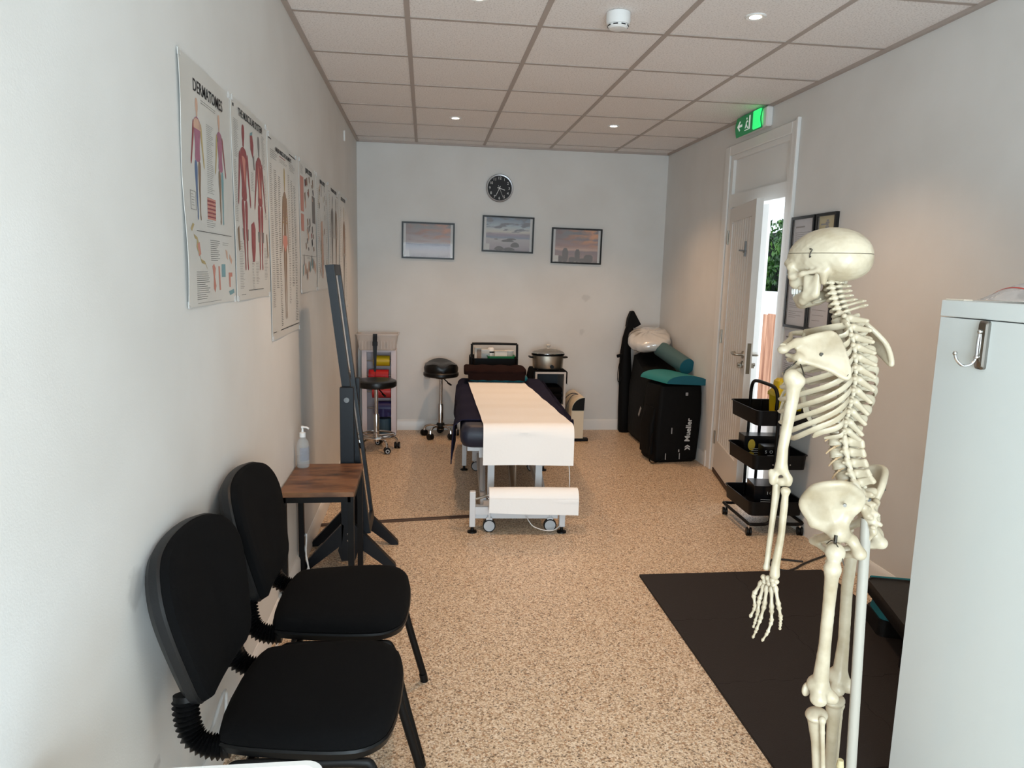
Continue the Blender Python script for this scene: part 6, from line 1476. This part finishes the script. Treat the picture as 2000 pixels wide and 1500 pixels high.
for H, gl, s in ((HL, glL, -1), (HR, glR, 1)):
    g_ = np.array(gl); h_ = np.array(H); o1 = IL*np.array([-s, 1, 1])*0.020
    m = MB(); m.tube(spline([tuple(h_+o1+[0, 0, -0.006]), tuple(h_+o1*1.1+[0, 0, 0.016]), tuple(h_+o1*0.2+[0, 0, 0.034]), tuple(g_+[0, 0, -0.004]), tuple(h_-o1*0.9+[0, 0, 0.018]), tuple(h_-o1*1.2+[0, 0, -0.004])]), 0.0016, 8); m.build('joint_wire', WIRE, sk)

# --- pelvis: half built on the left, mirrored for the right
def pelvis(s):
    T_ = lambda p: (p[0] if s < 0 else -p[0], p[1], p[2])
    as_, c1, c2, c3, ps = [T_(K(*q)) for q in ((1567, 985, .115), (1584, 957, .128), (1622, 946, .125), (1660, 950, .095), (1682, 968, .055))]
    pi_, ac, ai, isc, pu, nt = [T_(K(*q)) for q in ((1678, 990, .045), (1638, 1040, .085), (1588, 1022, .105), (1680, 1082, .058), (1588, 1056, .012), (1655, 1010, .07))]
    mid = T_(K(1620, 995, .105)); isp = T_(K(1664, 1055, .055)); ra = T_(K(1625, 1085, .03))
    ts_ = T_(K(1601, 949, .130)); tf_ = T_(K(1643, 945, .112))
    rm = spline([ai, as_, c1, ts_, c2, tf_, c3, ps, pi_, nt], 5)
    P = [('T', [(rm[q], rm[q+1], mid) for q in range(len(rm)-1)]+[(nt, ac, mid), (ac, ai, mid)], .0046), ('p', rm, [.0066]*len(rm)), ('p', [ai, ac], [.008, .015]), ('p', [nt, ac], [.009, .016]), E3(tuple(_v(ac)), (0.022, 0.021, 0.022)),
         C(ac, isp, .014, .011), C(isp, isc, .011, .0135), C(ac, pu, .011, .008), C(pu, ra, .007, .0065), C(ra, isc, .0065, .010)]
    hc = np.array(T_(K(1631, 1079, .104)))
    o = bone('hip_bone', P, k=0.013, h=0.0028, subs=[('e', tuple(hc), (0.0235, 0.0235, 0.0235), None)], ks=0.002)
    q = np.array(T_(K(1650, 986, .10))); nn = np.array([s*0.9, -0.42, 0.1]); m = MB(); m.cyl(tuple(q-nn*0.002), tuple(q+nn*0.010), 0.004, 12); m.build('screw', mat('screw_grey', (110, 106, 100), 0.35, 0.9), o)
    return hc, pu
hcL, pu = pelvis(-1); hcR, _p = pelvis(1)
m = MB(); m.ball((0, pu[1]+0.002, pu[2]), (0.008, 0.006, 0.014), 14, 8); m.build('pubic_disc', CART, sk)
# --- legs
def leg(left):
    if left:
        hd, tr, s1, s2, kn = hcL, K(1626, 1112, .118), K(1619, 1180, .105), K(1611, 1260, .095), K(1602, 1335, .085)
        cl, cmd, pt = K(1596, 1364, .10), K(1619, 1360, .065), K(1575, 1346, .088); tl, an = K(1595, 1396, .085), K(1601, 1640, .078); fh, fa = K(1606, 1407, .105), K(1609, 1640, .098)
    else:
        hd, tr, s1, s2, kn = hcR, K(1704, 1052, -.105), K(1654, 1150, -.085), K(1648, 1250, -.078), K(1640, 1318, -.07)
        cl, cmd, pt = K(1653, 1339, -.082), K(1632, 1345, -.050), K(1612, 1318, -.075); tl, an = K(1630, 1368, -.07), K(1612, 1610, -.065); fh, fa = K(1643, 1378, -.09), K(1622, 1610, -.085)
    t_ = tuple
    if not left:
        neck = K(1664, 1075, -.095)
        P = [E3(t_(hd), (.0225, .0225, .0225)), C(t_(hd), t_(tr), .013, .013), E3(t_(tr), (.026, .026, .027)), C(t_(tr), t_(neck), .014, .015), ('p', [t_(neck), t_(s1), t_(s2), t_(kn)], [.0155, .0145, .0142, .019])]
    else: P = [E3(t_(hd), (.0232, .0232, .0232)), C(t_(hd), t_(tr), .012, .014), E3(t_(tr+[0, 0, 0.0]), (.018, .019, .020)), ('p', [t_(tr), t_(tr+(s1-tr)*0.35), t_(s1), t_(s2), t_(kn)], [.017, .0155, .0142, .0142, .0195])]
    P += [C(t_(kn), t_(cl), .019, .0175), E3(t_(kn+[0, 0.014, -0.006]), (.022, .018, .020)), C(t_(kn), t_(cmd), .017, .015), E3(t_(cl+[0, -0.006, 0]), (.015, .018, .0165)), E3(t_(cmd+[0, -0.006, 0]), (.014, .018, .016))]
    bone('femur', P, k=0.008, h=0.003, noise=0.0003)
    m = MB(); m.ball(t_(pt), (0.017, 0.009, 0.018), 20, 12); m.build('patella', BONE, sk)
    P = [E3(t_(tl+[0, 0, 0.0]), (.033, .025, .013)), ('p', [t_(tl+[0, 0.002, -0.006]), t_(tl+(an-tl)*0.22), t_(an)], [.021, .0148, .0105]), E3(t_(an), (.016, .016, .014))]
    bone('tibia', P, k=0.010, h=0.003)
    P = [E3(t_(fh), (.009, .009, .010)), C(t_(fh), t_(fh+(fa-fh)*0.1), .0065, .0055), C(t_(fh+(fa-fh)*0.1), t_(fa), .0055, .006), E3(t_(fa+[0, 0, -0.006]), (.008, .009, .014))]
    bone('fibula', P, k=0.004, h=0.0026)
    s = -1 if left else 1; z = an[2]
    A_ = np.array([an[0], an[1], z]); dn = np.array([0, 0.10, -0.06])
    P = [E3(t_(A_+[0, 0.004, -0.022]), (.019, .024, .013)), C(t_(A_+[0, -0.012, -0.032]), t_(A_+[0, -0.042, -0.046]), .014, .014), C(t_(A_+[0, 0.02, -0.03]), t_(A_+[0, 0.045, -0.036]), .015, .013)]
    ft_ = bone('tarsal_bones', P, k=0.006, h=0.003)
    for q in range(5):
        o = s*(q-2)*0.010; a = A_+np.array([o*0.8, 0.052, -0.036]); b = A_+np.array([o*1.5, 0.105-0.006*q, -0.052]); c = b+np.array([o*0.1, 0.022, -0.004]); 
        m = MB(); m.tube([t_(a), t_((a+b)/2), t_(b)], [0.006, 0.004, 0.006], 10); m.build('metatarsal', BONE, ft_)
        m = MB(); m.tube([t_(b+(c-b)*0.1), t_((b+c)/2), t_(c)], [0.0048, 0.0034, 0.004], 10); m.build('phalanx', BONE, ft_)
        d = c+np.array([0, 0.016, -0.002]); m = MB(); m.tube([t_(c+(d-c)*0.15), t_((c+d)/2), t_(d)], [0.0038, 0.003, 0.0034], 10); m.build('phalanx', BONE, ft_)
leg(True); leg(False)
for hc, s in ((hcL, -1),):
    a = np.array(hc); m = MB(); m.tube(spline([tuple(a+IL*0.02+[0, 0, 0.018]), tuple(a+[s*0.02, 0, 0.034]), tuple(a-IL*0.014+[s*0.012, 0, 0.012]), tuple(a-IL*0.03+[s*0.02, 0, -0.022])]), 0.0012, 8); m.cyl(tuple(a+[s*0.004, 0, 0.024]), tuple(a+[s*0.004, 0, 0.044]), 0.004, 10); m.build('hip_spring', WIRE, sk)
# --- stand
PW = mat('stand_white', (176, 171, 160), 0.4)
top = K(1692, 1012, 0); bot = K(1662, 1500, 0); dv = (bot-top)/np.linalg.norm(bot-top); ext = bot+dv*((bot[2]-0.075)/-dv[2])
m = MB(); m.cyl(tuple(top), tuple(ext), 0.0125, 24); m.build('stand_pole', PW, sk)
m = MB(); m.cyl(tuple(top-dv*0.05), tuple(top), 0.0085, 20); m.build('grey_sleeve', mat('sleeve_grey', (92, 94, 96), 0.4), sk)
bx, by = float(ext[0]), float(ext[1])
m = MB(); m.lathe([(0.001, 0.05), (0.04, 0.05), (0.045, 0.07), (0.03, 0.10), (0.016, 0.11), (0.001, 0.11)], c=(bx, by, 0)); m.build('base_hub', PW, sk)
for k in range(5):
    a = 2*PI*k/5+0.35; c, s = math.cos(a), math.sin(a)
    m = MB(); m.tube([(bx+c*0.02, by+s*0.02, 0.075), (bx+c*0.16, by+s*0.16, 0.068), (bx+c*0.22, by+s*0.22, 0.056)], [0.016, 0.014, 0.012], 10); m.build('base_arm', PW, sk)
    m = caster_mb(bx+c*0.215, by+s*0.215, 0, 0.024, a+1, 0.018); m.build('caster', BLACKP, sk)
pg = K(1642, 1484, 0.02)
m = MB(); m.tube([(float(pg[0]), float(pg[1]), 0.07), (float(pg[0]), float(pg[1]), float(pg[2])-0.02), (float(pg[0]), float(pg[1]), float(pg[2])-0.018), tuple(pg)], [0.008, 0.008, 0.0095, 0.007], 14); m.build('support_peg', mat('peg_cream', (205, 192, 150), 0.5), sk)
m = MB(); m.cyl((bx, by, 0.085), (float(pg[0]), float(pg[1]), 0.078), 0.007, 10); m.build('peg_bracket', PW, sk)

NRV = mat('nerve_tan', (196, 166, 128), 0.5)
for i in range(16, 24):
    M = vframe(i)
    for s in (-1, 1):
        P = [M @ Vector(q) for q in ((s*0.012, -0.012, -0.010), (s*0.024, -0.004, -0.014), (s*0.030, 0.006, -0.022), (s*0.031, 0.014, -0.030))]
        m = MB(); m.tube(spline([tuple(q) for q in P], 4), [0.0022]*13, 8); m.ball(tuple(P[1]), 0.0036, 8, 6); m.build('spinal_nerve', NRV, sk)
